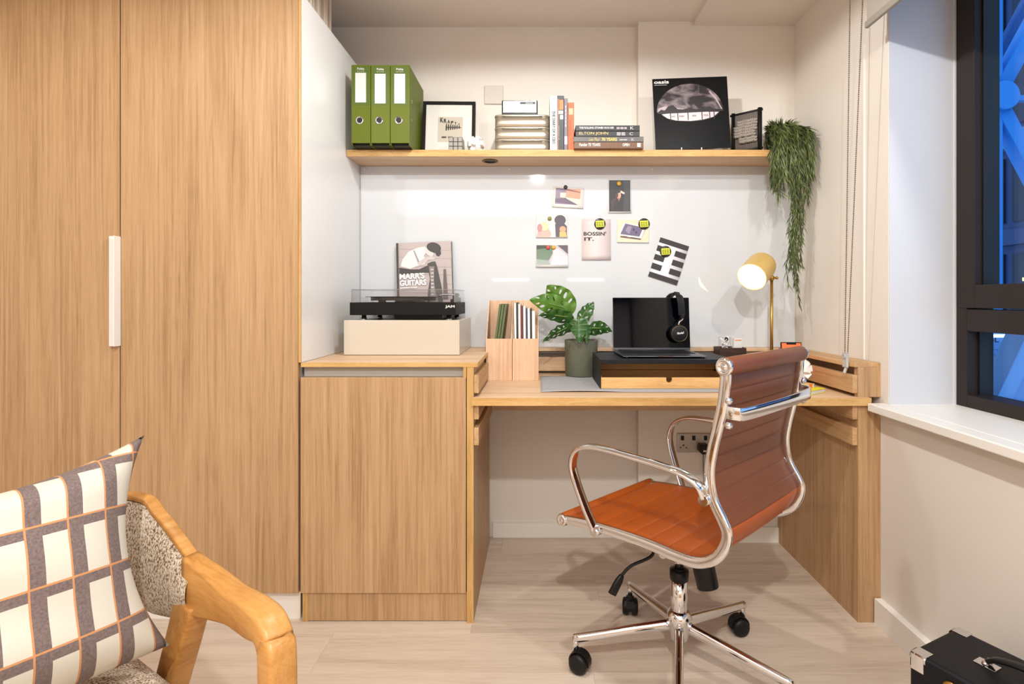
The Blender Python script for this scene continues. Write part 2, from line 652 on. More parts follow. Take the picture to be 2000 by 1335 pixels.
# roller blind
rb = thing('roller_blind', (1.05, 0.6, 1.94), 'grey fabric roller blind, half rolled up over the dark window', 'blind')
blind_m = mat('grey_blind_fabric', (168, 158, 146), 0.85, bump=(900, 0.2))
B().box(1.049, 1.051, -0.55, 1.70, 1.945, 2.26).done('fabric', blind_m, rb)
B().box(1.044, 1.056, -0.55, 1.705, 1.935, 1.957).done('bottom_bar', mat('blind_bar_grey', (150, 142, 132), 0.5), rb, bevel=0.003)
B().cyl((1.075, -0.58, 2.25), (1.075, 1.72, 2.25), 0.028).done('roller', blind_m, rb)
B().box(1.04, XR, 1.712, 1.718, 2.205, 2.283).done('bracket', trim_paint, rb)
b = B()
for a, z in ((V((1.04, 1.776, 2.067)), V((1.04, 1.806, 0.885))), (V((1.04, 1.704, 2.067)), V((1.04, 1.79, 0.885)))):
    a = a + (a - z) * 0.155
    n = 210
    for i in range(n):
        p = a.lerp(z, i / (n - 1))
        b.ball(p, 0.0026, nu=6, nv=4)
    b.cyl(a, z, 0.0006, n=4)
b.done('bead_chain', mat('bead_metal', (120, 105, 90), 0.35, metal=0.7), rb, kind='stuff')
B().box(1.034, 1.042, 1.786, 1.812, 0.842, 0.892).cyl((1.03, 1.799, 0.88), (1.044, 1.799, 0.88), 0.010, n=16).cyl((1.033, 1.799, 0.822), (1.041, 1.799, 0.842), 0.005, n=12).done(
    'chain_tensioner', mat('clear_plastic', (225, 222, 220), 0.2, trans=0.5), rb, bevel=0.002, label='clear plastic chain tensioner')

# ceiling downlights
dl_m = mat('lit_downlight', (255, 245, 230), 0.5, emit=(255, 235, 205), estr=8)
spots = ['over the desk', 'behind the desk chair', 'by the wardrobe', 'near the window']
for (x, y, w), wh in zip(DOWNLIGHTS, spots):
    zc = ZC if x < 0.69 else ZC - 0.019
    t = thing('downlight', (x, y, zc), 'round recessed ceiling downlight ' + wh, 'ceiling light', 'recessed ceiling downlights')
    B().lathe([(0.030, 0.0), (0.05, 0.0), (0.05, -0.004), (0.030, -0.004)], (x, y, zc), n=24, cap0=False, cap1=False).done('rim', trim_paint, t)
    B().cyl((x, y, zc - 0.002), (x, y, zc - 0.0005), 0.030).done('diffuser', dl_m, t)
# ------------------------------------------------------------------ wardrobe, cabinet, desk, shelf
YF = 1.77
wd = thing('wardrobe', (-1.7, 2.05, 0), 'tall oak-fronted wardrobe reaching past the top of the picture, white side panel', 'wardrobe')
ZT = 2.09
B().box(-2.6, XS - 0.012, YF + 0.02, YW - 0.01, 0.09, ZT - 0.02).done('carcass', panel_m, wd)
B().box(-2.6, XS - 0.012, YF + 0.022, YF + 0.03, 0, 0.09).done('plinth', trim_paint, wd)
B().box(XS - 0.008, XS, YF + 0.004, YB - 0.002, 0.862, ZT).done('side_panel', panel_m, wd, label='white laminate side panel')
B().box(XS - 0.008, XS, YF - 0.001, YF + 0.004, 0.862, ZT).done('edge_strip', oak_edge_v, wd, label='light oak edge strip')
B().box(-2.6, XS - 0.018, YF + 0.02, YW - 0.01, ZT - 0.02, ZT).done('top_panel', panel_m, wd)
door_edges = [(-2.585, -1.987), (-1.983, -1.387), (-1.3825, -0.7945)]
for x0, x1 in door_edges:
    B().box(x0, x1, YF - 0.001, YF + 0.019, 0.097, ZT - 0.001).done('door', oak_z, wd, bevel=0.0012)
dr = [o for o in bpy.data.objects if o.name.startswith('door') and o.parent == wd][1]
hb = B()
hx0, hx1, hz0, hz1 = -1.412, -1.382, 0.917, 1.279
prof = [(hx0, YF - 0.001), (hx0, YF - 0.012), (hx0 + 0.004, YF - 0.018), (hx0 + 0.012, YF - 0.020), (hx0 + 0.016, YF - 0.015), (hx1 - 0.008, YF - 0.015), (hx1 - 0.003, YF - 0.03), (hx1, YF - 0.03), (hx1, YF - 0.001)]
hb.prism([V((x, y, hz0)) for x, y in prof], (0, 0, hz1 - hz0))
hb.done('handle', mat('white_handle', (236, 232, 226), 0.3), dr, bevel=0.001, label='long white profile handle')

# ribbed panels on the wardrobe
st = thing('ribbed_panel_stack', (-0.87, 2.08, ZT), 'beige ribbed upright panels on top of the wardrobe by the ceiling', 'panel')
rib_m = mat('beige_ribbed_panel', (214, 198, 178), 0.6)
for k in range(11):
    y = 1.86 + k * 0.021
    x1 = -0.805 + 0.006 * math.sin(k * 1.9)
    B().box(-1.1, x1, y, y + 0.013, ZT, ZC - 0.004).done('panel', rib_m, st, bevel=0.002)

# base cabinet
cb = thing('base_cabinet', (-0.5, 2.05, 0), 'low oak cabinet with a single plain door, right of the wardrobe', 'cabinet')
B().box(XS, -0.236, YF + 0.02, YW - 0.01, 0.09, 0.81).done('carcass', oak_z, cb)
B().box(XS - 0.0015, -0.2375, YF - 0.001, YF + 0.018, 0.097, 0.812).done('door', oak_z, cb, bevel=0.0012)
B().box(XS, -0.245, YF + 0.025, YF + 0.035, 0.812, 0.847).done('finger_channel', mat('grey_channel', (172, 165, 155), 0.4), cb, label='recessed grey finger channel')
B().box(-0.247, -0.236, YF + 0.0, YF + 0.03, 0.812, 0.847).done('channel_end', oak_edge_v, cb)
B().box(-0.765, -0.236, YF + 0.006, YF + 0.016, 0.003, 0.0965).done('plinth', oak_z, cb)
B().box(XS + 0.003, -0.765, YF + 0.004, YF + 0.06, 0.0, 0.0965).done('corner_post', oak_edge_v, cb)
ct = thing('worktop', (-0.5, 2.05, 0.846), 'thin oak worktop on the low cabinet, under the turntable', 'worktop')
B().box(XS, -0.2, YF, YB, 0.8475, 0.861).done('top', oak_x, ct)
B().box(XS, -0.1995, YF - 0.0015, YF, 0.8472, 0.8612).done('front_edge', oak_edge, ct, label='golden oak edge band')
B().box(-0.2, -0.1985, YF - 0.0015, YB, 0.8472, 0.8612).done('side_edge', oak_edge, ct, label='golden oak edge band')

# desk
dk = thing('desk', (0.45, 2.0, 0), 'built-in oak desk between the low cabinet and the window wall', 'desk')
YD = 1.755
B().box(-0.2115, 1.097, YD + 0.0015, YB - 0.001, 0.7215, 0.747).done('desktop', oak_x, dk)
B().box(-0.2165, 1.0985, YD, YD + 0.0015, 0.7212, 0.7472).done('desktop_edge', oak_edge, dk, label='golden oak front edge')
b = B().box(-0.2335, -0.2125, YF - 0.001, YB, 0, 0.8465)
b.done('side_panel', oak_z, dk)
B().box(-0.234, -0.212, YF - 0.004, YF - 0.001, 0, 0.8465).done('panel_edge', oak_edge_v, dk, label='golden oak edge band')
B().box(1.0625, XR - .0005, YF + .03, YB, 0, 0.7212).box(1.0625, XR - 0.001, YF, YF + 0.03, 0, 0.7212).done('side_panel', oak_z, dk)
B().box(1.0625, XR - .0005, YF, YF + 0.02, 0.7475, 0.8465).box(1.112, XR - .0005, YF + .02, YB, 0.7475, 0.8465).done('end_post', oak_z, dk)
# rails: upper and lower, left / right / back
for nm, y0, y1, z0, z1, m_ in (('cable_rail', YF, YB - 0.05, 0.760, 0.820, oak_y), ('cable_rail', YF, YB - 0.05, 0.673, 0.7208, oak_y), ('cable_rail', YF, YB - 0.05, 0.587, 0.645, oak_y)):
    B().box(-0.2115, -0.1955, y0, 2.125 if z0 > .7 else y1, z0, z1).done(nm, m_, dk, bevel=0.0008)
    B().box(1.045, 1.0615, y0, y1, z0, z1).done(nm, m_, dk, bevel=0.0008)
for z0, z1 in ((0.760, 0.820), (0.649, 0.7205), (0.587, 0.6485)):
    B().box(-0.194, 1.044, 2.328, 2.345, z0, z1).done('back_rail', oak_x, dk, bevel=0.0008)
B().box(-0.194, 1.05, 2.322, YB - 0.001, 0.8465, 0.861).done('back_ledge', oak_x, dk, bevel=0.0008)
b = B()
b.prism([V((1.052, YF, 0.8465)), V((XR - 0.001, YF, 0.8465)), V((XR - 0.001, YB - 0.001, 0.8465)), V((1.0505, YB - 0.001, 0.8465)), V((1.0505, 2.2, 0.8465)), V((1.040, 2.12, 0.8465)), V((1.040, YF + 0.05, 0.8465))], (0, 0, 0.0145))
b.done('side_ledge', oak_y, dk, bevel=0.0008)

# whiteboard
wb = thing('whiteboard', (0.18, YB, 0.861), 'wide glossy whiteboard filling the wall between desk and shelf', 'whiteboard')
B().box(XS + 0.001, XR - 0.001, YB, YP - 0.001, 0.8615, 1.658).done('board', board_m, wb)
B().box(XS, XS + 0.004, YB - 0.004, YB, 0.8615, 1.658).done('corner_bead', mat('grey_bead', (170, 165, 160), 0.4), wb)
for px in (712, 995, 1273):
    p = P(px, 331, YB)
    B().cyl(p, p + V((0, -0.003, 0)), 0.0062, 0.005, n=16).done('screw_cap', trim_paint, wb)

# shelf
sh = thing('wall_shelf', (0.18, 2.28, 1.658), 'long oak wall shelf full of books and files above the whiteboard', 'shelf')
ZS = 1.685
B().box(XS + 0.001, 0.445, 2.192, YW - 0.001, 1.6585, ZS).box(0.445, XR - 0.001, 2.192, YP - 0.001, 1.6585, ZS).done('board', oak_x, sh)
B().box(XS + 0.001, XR - 0.001, 2.1905, 2.192, 1.6583, ZS + 0.0002).done('front_edge', oak_edge, sh, label='golden oak front edge')
gp = P(957, 314, 2.255)
B().lathe([(0.024, 0), (0.033, 0), (0.033, -0.003), (0.024, -0.003)], (gp.x, 2.262, 1.6583), n=28, cap0=False, cap1=False).done('cable_grommet', mat('antique_brass', (120, 96, 50), 0.35, metal=0.8), sh)
B().cyl((gp.x, 2.262, 1.6582), (gp.x, 2.262, 1.6575), 0.024).done('grommet_hole', black, sh)

# wall fittings
pp = P(964.5, 186, YW)
bp_ = thing('blanking_plate', pp, 'square white blank plate on the wall above the shelf', 'wall plate')
B().box(pp.x - 0.043, pp.x + 0.043, YW - 0.007, YW, pp.z - 0.042, pp.z + 0.042).done('plate', mat('plate_beige', (206, 196, 184), 0.5), bp_, bevel=0.003)
B().cyl((pp.x - 0.030, YW - 0.0078, pp.z), (pp.x - 0.030, YW - 0.006, pp.z), 0.003, n=12).done('screw', steel, bp_)
sk = thing('power_socket', P(1355, 863, YP), 'brushed steel double power socket on the wall under the desk', 'socket')
a, c = P(1322, 845, YP), P(1388, 882, YP)
yf = YP - 0.008
B().box(a.x, c.x, yf, YP, c.z, a.z).done('face_plate', steel, sk, bevel=0.003)
for px in (1332, 1354, 1377):
    q = P(px, 854, YP)
    B().box(q.x - 0.007, q.x + 0.007, yf - 0.004, yf, q.z - 0.010, q.z + 0.010).done('rocker_switch', black, sk, bevel=0.002)
for px in (1334,):
    q = P(px, 872, YP)
    B().box(q.x - 0.016, q.x - 0.010, yf - 0.001, yf, q.z - 0.004, q.z + 0.001).box(q.x + 0.010, q.x + 0.016, yf - 0.001, yf, q.z - 0.004, q.z + 0.001).box(q.x - 0.003, q.x + 0.003, yf - 0.001, yf, q.z + 0.005, q.z + 0.013).done('pin_hole', gasket, sk)
q = P(1371, 872, YP)
pg = thing('plug', (q.x, yf - 0.02, q.z), 'black three-pin plug with a grey cord in the double power socket', 'plug')
b = B()
b.prism([V((q.x - 0.022, yf - 0.0005, q.z + 0.008)), V((q.x - 0.018, yf - 0.0005, q.z + 0.018)), V((q.x + 0.018, yf - 0.0005, q.z + 0.018)), V((q.x + 0.022, yf - 0.0005, q.z + 0.008)), V((q.x + 0.022, yf - 0.0005, q.z - 0.012)), V((q.x + 0.010, yf - 0.0005, q.z - 0.024)), V((q.x - 0.010, yf - 0.0005, q.z - 0.024)), V((q.x - 0.022, yf - 0.0005, q.z - 0.012))], (0, -0.03, 0))
b.done('plug_body', black, pg, bevel=0.004)
B().box(q.x - 0.006, q.x + 0.007, yf - 0.0312, yf - 0.03, q.z - 0.012, q.z - 0.005).done('fuse_label', white_p, pg)
B().tube(cr([(q.x, yf - 0.014, q.z - 0.024), (q.x, yf - 0.012, q.z - 0.08), (q.x + 0.01, YP - 0.02, 0.2), (q.x + 0.03, YP - 0.022, 0.008), (q.x + 0.14, YP - 0.03, 0.0045)], 8), 0.003, 8).done('cord', mat('grey_cord', (120, 112, 104), 0.5), pg)

# ------------------------------------------------------------------ on the shelf
# green lever arch files
gr = mat('green_file_board', (94, 104, 22), 0.5, spec=.3)
grd = mat('green_file_back', (78, 98, 30), 0.5)
YG = 2.13
def make_file(x0, label, dz):
    t = thing('lever_arch_file', (x0 + 0.038, 2.25, ZS), label, 'file', 'green files on the shelf')
    x1 = x0 + 0.0755
    z1 = ZS + 0.322
    b = B()
    b.box(x0, x1, YG, YG + 0.003, ZS + 0.010, z1)
    b.box(x0, x0 + 0.0025, YG + 0.002, YG + 0.262, ZS + 0.001, z1)
    b.box(x1 - 0.0025, x1, YG + 0.002, YG + 0.262, ZS + 0.001, z1)
    b.done('cover', gr, t, bevel=0.001)
    B().box(x0 + 0.004, x1 - 0.004, YG + 0.02, YG + 0.25, ZS + 0.003, z1 - 0.012).done('papers', mat('file_inner', (34, 38, 24), 0.7), t)
    xc = (x0 + x1) / 2
    B().box(xc - 0.031, xc + 0.033, YG - 0.0006, YG, ZS + 0.162, z1 - 0.008).done('label_pocket', grd, t)
    B().box(xc - 0.022, xc + 0.021, YG - 0.0012, YG - 0.0006, ZS + 0.168 + dz, ZS + 0.286 + dz).done('spine_label', white_p, t)
    B().lathe([(0.011, 0), (0.0155, 0), (0.0155, 0.003), (0.011, 0.003)], (xc - 0.004, YG - 0.003, ZS + 0.100), (0, 1, 0), 24, False, False).done('finger_ring', chrome, t)
    B().cyl((xc - 0.004, YG - 0.0012, ZS + 0.100), (xc - 0.004, YG, ZS + 0.100), 0.0125).done('finger_hole', gasket, t)
    text('Pukka', (xc - 0.014, YG, ZS + 0.300 + dz * .5), (1, 0, 0), (0, 0, 1), 0.028, 0.009, white_p, t, lift=0.0014, bold=0.02)
    text('lever arch file', (xc - 0.014, YG, ZS + 0.2925 + dz * .5), (1, 0, 0), (0, 0, 1), 0.028, 0.004, white_p, t, lift=0.0014)
    for zz in (0.19, 0.115):
        B().lathe([(0.003, 0), (0.0065, 0), (0.0065, 0.0015), (0.003, 0.0015)], (x1 - 0.0005, YG + 0.04, ZS + zz), (1, 0, 0), 16, False, False).done('rivet', chrome, t)
    return t
make_file(-0.7435, 'leftmost of the three green lever arch files, against the white side panel', 0.004)
make_file(-0.6655, 'middle one of the three green lever arch files', 0)
make_file(-0.5875, 'green lever arch file beside the black picture frame', 0)

def slab(name, C, ux, uy, w, h, th, m, parent, bevel=0.0008, **k):
    """flat slab: C = lower-left corner of the front face, thickness behind it"""
    ux, uy = V(ux).normalized(), V(uy).normalized()
    n = ux.cross(uy)
    c = V(C) + ux * w / 2 + uy * h / 2 - n * th / 2
    return B().obox(c, ux * w / 2, n * th / 2, uy * h / 2).done(name, m, parent, bevel=bevel, **k)

# picture frame
lean = math.radians(9)
ux = V((1, 0.02, 0)).normalized(); uy = V((0, math.sin(lean), math.cos(lean)))
uy = (uy - ux * uy.dot(ux)).normalized()
O = P(823, 292, 2.29); O.z = ZS + 0.001
fw, fh = 0.228, 0.254
pf = thing('picture_frame', (O.x + 0.11, O.y + 0.02, ZS), 'black picture frame with a small black and white concert print', 'picture frame')
n = ux.cross(uy)
b = B()
for x0, x1, y0, y1 in ((0, 0.014, 0, fh), (fw - 0.014, fw, 0, fh), (0.014, fw - 0.014, fh - 0.014, fh), (0.014, fw - 0.014, 0, 0.014)):
    b.obox(O + ux * (x0 + x1) / 2 + uy * (y0 + y1) / 2 - n * 0.009, ux * (x1 - x0) / 2, n * 0.009, uy * (y1 - y0) / 2)
b.done('frame', blacksoft, pf, bevel=0.001)
slab('mount', O + ux * 0.013 + uy * 0.013 - n * 0.006, ux, uy, fw - 0.026, fh - 0.026, 0.003, mat('mount_white', (212, 206, 198), 0.6), pf, bevel=0)
pr = [((186, 176, 160), rect(0, 0, 0.098, 0.105))]
for k in range(7):
    x = 0.034 + k * 0.0085
    hh = 0.03 - k * 0.0028
    pr.append(((60, 54, 50), [(x - 0.003, 0.062 - hh / 2), (x + 0.001, 0.062 - hh * .5), (x + 0.0025, 0.062), (x + 0.001, 0.062 + hh / 2), (x - 0.002, 0.062 + hh / 2), (x - 0.0035, 0.062)]))
pr.append(((70, 64, 58), [(0.034, 0.062), (0.094, 0.0605), (0.094, 0.0595), (0.034, 0.058)]))
PO = O + ux * 0.066 + uy * 0.068 - n * 0.006
printed(PO, ux, uy, [(c_, [(x_ * 1.1, y_ * 1.1) for x_, y_ in q_]) for c_, q_ in pr], pf)
ink = mat('ink_dark', (48, 44, 42), 0.5)
for k, ch in enumerate('KRAFTW'):
    hgt = 0.021 - k * 0.0026
    text(ch, PO + ux * (0.010 + k * 0.0155) + uy * (0.090 - k * 0.0025), ux, uy, 0.0135 - k * 0.001, hgt, ink, pf, lift=0.0032, bold=0.03)
scribble(PO + ux * 0.018 + uy * 0.018, ux, uy, 0.055, 0.007, ink, pf, 2, 2, lift=.003)

# small grey puzzle cube
pc = thing('puzzle_cube', P(891, 292, 2.215), 'small grey puzzle cube with black grid lines, in front of the picture frame', 'puzzle cube')
cx, cy = P(891, 292, 2.225).x, 2.235
B().box(cx - .0285, cx + .0285, cy - .0285, cy + .0285, ZS, ZS + .057).done('core', black, pc, bevel=0.002)
tile = mat('grey_cube_tiles', (150, 143, 134), 0.35)
for i in range(3):
    for j in range(3):
        x, z = cx + (i - 1) * .019, ZS + .0285 + (j - 1) * .019
        B().box(x - .0082, x + .0082, cy - .0293, cy - .028, z - .0082, z + .0082).done('tile', tile, pc, bevel=0.0006, seg=1)
        B().box(cx + .028, cx + .0293, cy + (i - 1) * .019 - .0082, cy + (i - 1) * .019 + .0082, z - .0082, z + .0082).done('tile', tile, pc)
        B().box(x - .0082, x + .0082, cy + (j - 1) * .019 - .0082, cy + (j - 1) * .019 + .0082, ZS + .056, ZS + .0578).done('tile', tile, pc)

# white faceted ornaments
wc = mat('white_ceramic', (238, 234, 230), 0.35)
def knot(name, c, r, label, seed, parent=None):
    t = thing(name, (c[0], c[1], c[2] - r), label, 'ornament')
    rnd = random.Random(seed)
    b = B()
    dirs = [V((1, 0, 0)), V((-1, 0, 0)), V((0, 1, 0)), V((0, -1, 0)), V((0, 0, 1)), V((0, 0, -1)), V((1, 1, 1)), V((-1, 1, 1)), V((1, -1, 1)), V((-1, -1, 1)), V((1, -1, -1)), V((-1, -1, -1)), V((1, 1, -1)), V((-1, 1, -1))]
    R = Matrix.Rotation(rnd.random() * 2, 3, 'Z') @ Matrix.Rotation(0.5 + rnd.random() * .4, 3, 'X')
    for d in dirs:
        d = (R @ d.normalized())
        a = d.orthogonal().normalized(); e = d.cross(a)
        a, e = a * math.cos(.6) + e * math.sin(.6), e * math.cos(.6) - a * math.sin(.6)
        b.obox(V(c) + d * r * .58, a * r * .27, e * r * .27, d * r * .42)
    b.done('knot_body', wc, t, bevel=0.0012)
    return t
q = P(929, 277, 2.235)
knot('faceted_ornament', (q.x, 2.245, ZS + .036), .036, 'white faceted ornament on the shelf, right of the grey puzzle cube', 3)

# rounded metal tins
champ = mat('champagne_metal', (186, 174, 156), 0.32, metal=0.75, noise=(14, 0.08))
def rrect(x0, x1, y0, y1, r, z, n=6):
    pts = []
    for cx_, cy_, a0 in ((x1 - r, y1 - r, 0), (x0 + r, y1 - r, 90), (x0 + r, y0 + r, 180), (x1 - r, y0 + r, 270)):
        for k in range(n + 1):
            a = math.radians(a0 + 90 * k / n)
            pts.append(V((cx_ + r * math.cos(a), cy_ + r * math.sin(a), z)))
    return pts
tx0, tx1 = -0.178, 0.049
for k, nm in enumerate(('bottom', 'middle', 'topmost')):
    z0 = ZS + k * 0.0505
    t = thing('metal_tin', ((tx0 + tx1) / 2, 2.28, z0), 'champagne metal tin with rounded corners, ' + {'bottom': 'at the bottom of its stack of three', 'middle': 'in the middle of its stack of three', 'topmost': 'topmost of three, under the chrome radio'}[nm], 'tin', 'stacked metal tins')
    b = B()
    loops = []
    for dz, ins in ((0.0, 0.003), (0.0025, 0.0005), (0.042, 0.0)):
        loops.append([b.bm.verts.new(p) for p in rrect(tx0 + ins, tx1 - ins, 2.205 + ins, 2.355 - ins, 0.024, z0 + dz)])
    for l0, l1 in zip(loops, loops[1:]): b.join(l0, l1)
    b._f(list(reversed(loops[0]))); b._f(loops[-1])
    b.done('body', champ, t)
    b = B(); loops = []
    for dz, ins in ((0.041, 0.0035), (0.0425, -0.0012), (0.0478, -0.0012), (0.0500, 0.003)):
        loops.append([b.bm.verts.new(p) for p in rrect(tx0 + ins, tx1 - ins, 2.205 + ins, 2.355 - ins, 0.024, z0 + dz)])
    for l0, l1 in zip(loops, loops[1:]): b.join(l0, l1)
    b._f(list(reversed(loops[0]))); b._f(loops[-1])
    b.done('lid', champ, t)
    B().tube([V((tx0 + .03 + (tx1 - tx0 - .06) * i / 10, 2.2035, z0 + 0.0425)) for i in range(11)], 0.0012, 6).done('rim', champ, t)

# chrome radio
zr = ZS + 0.1515
rd = thing('pocket_radio', (-0.07, 2.26, zr), 'chrome-fronted vintage radio lying on the stack of metal tins', 'radio')
rx0, rx1 = P(980, 0, 2.225).x, P(1050, 0, 2.225).x
B().box(rx0, rx1, 2.226, 2.27, zr, zr + .066).done('case', black, rd, bevel=0.004)
B().box(rx0 + .005, rx1 - .005, 2.2225, 2.2265, zr + .012, zr + .062).done('front_plate', mat('polished_aluminium', (150, 147, 144), 0.3, metal=1), rd, bevel=0.001)
for i in range(9):
    x = rx1 - .040 + i * .004
    B().box(x, x + .0015, 2.2215, 2.2226, zr + .014, zr + .044).done('grille_bar', mat('dark_slot', (60, 55, 50), .4), rd)
B().box(rx1 - .073, rx1 - .010, 2.2213, 2.2226, zr + .047, zr + .057).done('dial_window', black, rd)
scribble((rx1 - .050, 2.2212, zr + .050), (1, 0, 0), (0, 0, 1), .034, .004, white_p, rd, 1, 1)

# upright books
pages = mat('book_pages', (226, 216, 198), 0.7)
def upright(px0, px1, pytop, color, label, d=2.197, depth=.135, dy=0.0):
    x0, x1 = P(px0, 0, d).x, P(px1, 0, d).x
    zt = P(0, pytop, d).z
    t = thing('book', ((x0 + x1) / 2, d + depth / 2, ZS), label, 'book', 'upright books on the shelf')
    b = B()
    b.box(x0, x1, d, d + .003, ZS, zt).box(x0, x0 + .002, d, d + depth, ZS, zt).box(x1 - .002, x1, d, d + depth, ZS, zt)
    b.done('cover', color, t, bevel=.0012)
    B().box(x0 + .002, x1 - .002, d + .003, d + depth - .004, ZS + .003, zt - .004).done('pages', pages, t)
    return t, x0, x1, zt, d
dn, rt = (0, 0, -1), (1, 0, 0)
t, x0, x1, zt, d = upright(1074, 1088.6, 187, mat('book_white', (214, 211, 206), .5), 'white book with black spine lettering, next to the metal tins')
text('THE DIARY OF A CEO', (x0 + .010, d, zt - .062), dn, rt, .136, .0125, mat('ink_black', (25, 25, 30), .5), t, bold=.035)
t, x0, x1, zt, d = upright(1088.9, 1101.5, 186.5, mat('book_black', (34, 31, 32), .45), 'tallest black book with an orange block on its spine')
orange = mat('ink_orange', (226, 112, 34), .45)
B().box(x0 + .003, x1 - .002, d - .0004, d, zt - .058, zt - .018).done('spine_print', orange, t)
B().box(x0, x0 + .003, d - .0003, d, ZS + .002, zt - .012).done('spine_stripe', mat('ink_amber', (176, 104, 30), .45), t)
scribble((x0 + .0035, d, zt - .020), dn, rt, .036, .007, mat('ink_brown', (110, 50, 20), .5), t, 1, 4, lift=.0006)
for k, (a_, b_) in enumerate(((.062, .076), (.080, .098))):
    B().box(x0 + .004 + k * .006, x1 - .003, d - .0004, d, zt - b_, zt - a_).done('spine_print', white_p, t)
scribble((x0 + .0045, d, zt - .125), dn, rt, .06, .005, mat('ink_grey', (120, 115, 112), .5), t, 1, 5)
t, x0, x1, zt, d = upright(1101.8, 1108.8, 192, mat('book_grey', (118, 108, 116), .5), 'thin grey book between the black and the orange book')
scribble((x0 + .005, d, zt - .03), dn, rt, .09, .006, mat('ink_pale', (196, 186, 190), .5), t, 1, 6)
B().box(x0 + .001, x1 - .001, d - .0004, d, ZS + .024, ZS + .058).done('spine_print', mat('ink_lilac', (190, 180, 200), .5), t)
t, x0, x1, zt, d = upright(1109.2, 1121, 200, mat('book_orange', (222, 92, 34), .5), 'orange book beside the lying stack of books')
B().box(x0 + .004, x1 - .004, d - .0004, d, zt - .05, zt - .024).done('spine_print', mat('ink_peach', (236, 170, 130), .5), t)
scribble((x0 + .006, d, zt - .07), dn, rt, .07, .008, mat('ink_rust', (176, 60, 20), .5), t, 1, 5)

# lying books
def lying(px0, px1, py0, py1, color, label, d=2.172, depth=.2, cover=None):
    x0, x1 = P(px0, 0, d).x, P(px1, 0, d).x
    z1, z0 = P(0, py0, d).z, P(0, py1, d).z
    return x0, x1, z0, z1, d, depth, label, color
zz = ZS
specs = [(1121, 1257, .0272, 'book_tan', (128, 88, 56), 'lying book with a brown striped spine, lowest of the stack'),
         (1120.5, 1257, .0222, 'book_slate', (92, 86, 84), 'grey lying book with yellow and white lettering, third from the top of the stack'),
         (1124, 1249.5, .0222, 'book_ink', (32, 29, 29), 'black lying book with large gold lettering, second from the top of the stack'),
         (1124.5, 1249.5, .0232, 'book_jet', (14, 14, 16), 'black lying book with small white lettering, topmost of the stack')]
lb = []
for px0, px1, th, mn, rgb, label in specs:
    d = 2.172
    x0, x1 = P(px0, 0, d).x, P(px1, 0, d).x
    t = thing('book', ((x0 + x1) / 2, d + .09, zz), label, 'book', 'lying books on the shelf')
    z1 = zz + th - .0004
    b = B()
    b.box(x0, x1, d, d + .003, zz, z1).box(x0, x1, d, d + .185, zz, zz + .0022).box(x0, x1, d, d + .185, z1 - .0022, z1)
    b.done('cover', mat(mn, rgb, .4), t, bevel=.0010)
    B().box(x0 + .003, x1 - .003, d + .003, d + .18, zz + .0022, z1 - .0022).done('pages', pages, t)
    lb.append((t, x0, x1, zz, z1, d))
    zz += th
up = (0, 0, 1)
gold = mat('ink_gold', (206, 178, 104), .4); yell = mat('ink_yellow', (232, 200, 80), .4)
t, x0, x1, z0, z1, d = lb[3]
text('THE ROLLING STONES', (x0 + .014, d, z0 + .009), rt, up, .098, .008, white_p, t, bold=.03)
text('RARE AND UNSEEN', (x0 + .115, d, z0 + .009), rt, up, .04, .008, white_p, t, bold=.02)
scribble((x0 + .166, d, z0 + .008), rt, up, .046, .009, mat('ink_pale', (1, 1, 1)), t, 2, 3)
text('K', (x0 + .222, d, z0 + .006), rt, up, .014, .012, white_p, t)
t, x0, x1, z0, z1, d = lb[2]
text('ELTON JOHN', (x0 + .015, d, z0 + .004), rt, up, .118, .0145, gold, t, bold=.005)
scribble((x0 + .168, d, z0 + .004), rt, up, .038, .014, mat('ink_pale', (1, 1, 1)), t, 3, 2)
text('C', (x0 + .220, d, z0 + .005), rt, up, .014, .011, white_p, t)
t, x0, x1, z0, z1, d = lb[1]
text('Les Paul', (x0 + .062, d, z0 + .004), rt, up, .044, .013, gold, t, shear=.4)
text('70 YEARS', (x0 + .114, d, z0 + .004), rt, up, .062, .0125, yell, t, bold=.02)
scribble((x0 + .187, d, z0 + .007), rt, up, .034, .005, white_p, t, 1, 2)
text('K', (x0 + .235, d, z0 + .004), rt, up, .012, .011, mat('ink_lilac', (1, 1, 1)), t)
t, x0, x1, z0, z1, d = lb[0]
b = B()
for i in range(44):
    x = x0 + .002 + i * .0064
    if x < x1 - .004: b.box(x, x + .0026, d - .0006, d, z0 + .0006, z1 - .0006)
b.done('spine_stripes', mat('ink_stripe', (88, 52, 34), .5), t, kind='stuff')
text('Fender 75 YEARS', (x0 + .022, d, z0 + .009), rt, up, .085, .013, white_p, t, lift=.0012, bold=.02)
text('OPEN', (x0 + .198, d, z0 + .009), rt, up, .028, .012, white_p, t, lift=.0012, bold=.03)
B().box(x1 - .026, x1 - .012, d - .0012, d, z0 + .006, z1 - .005).done('publisher_mark', white_p, t)

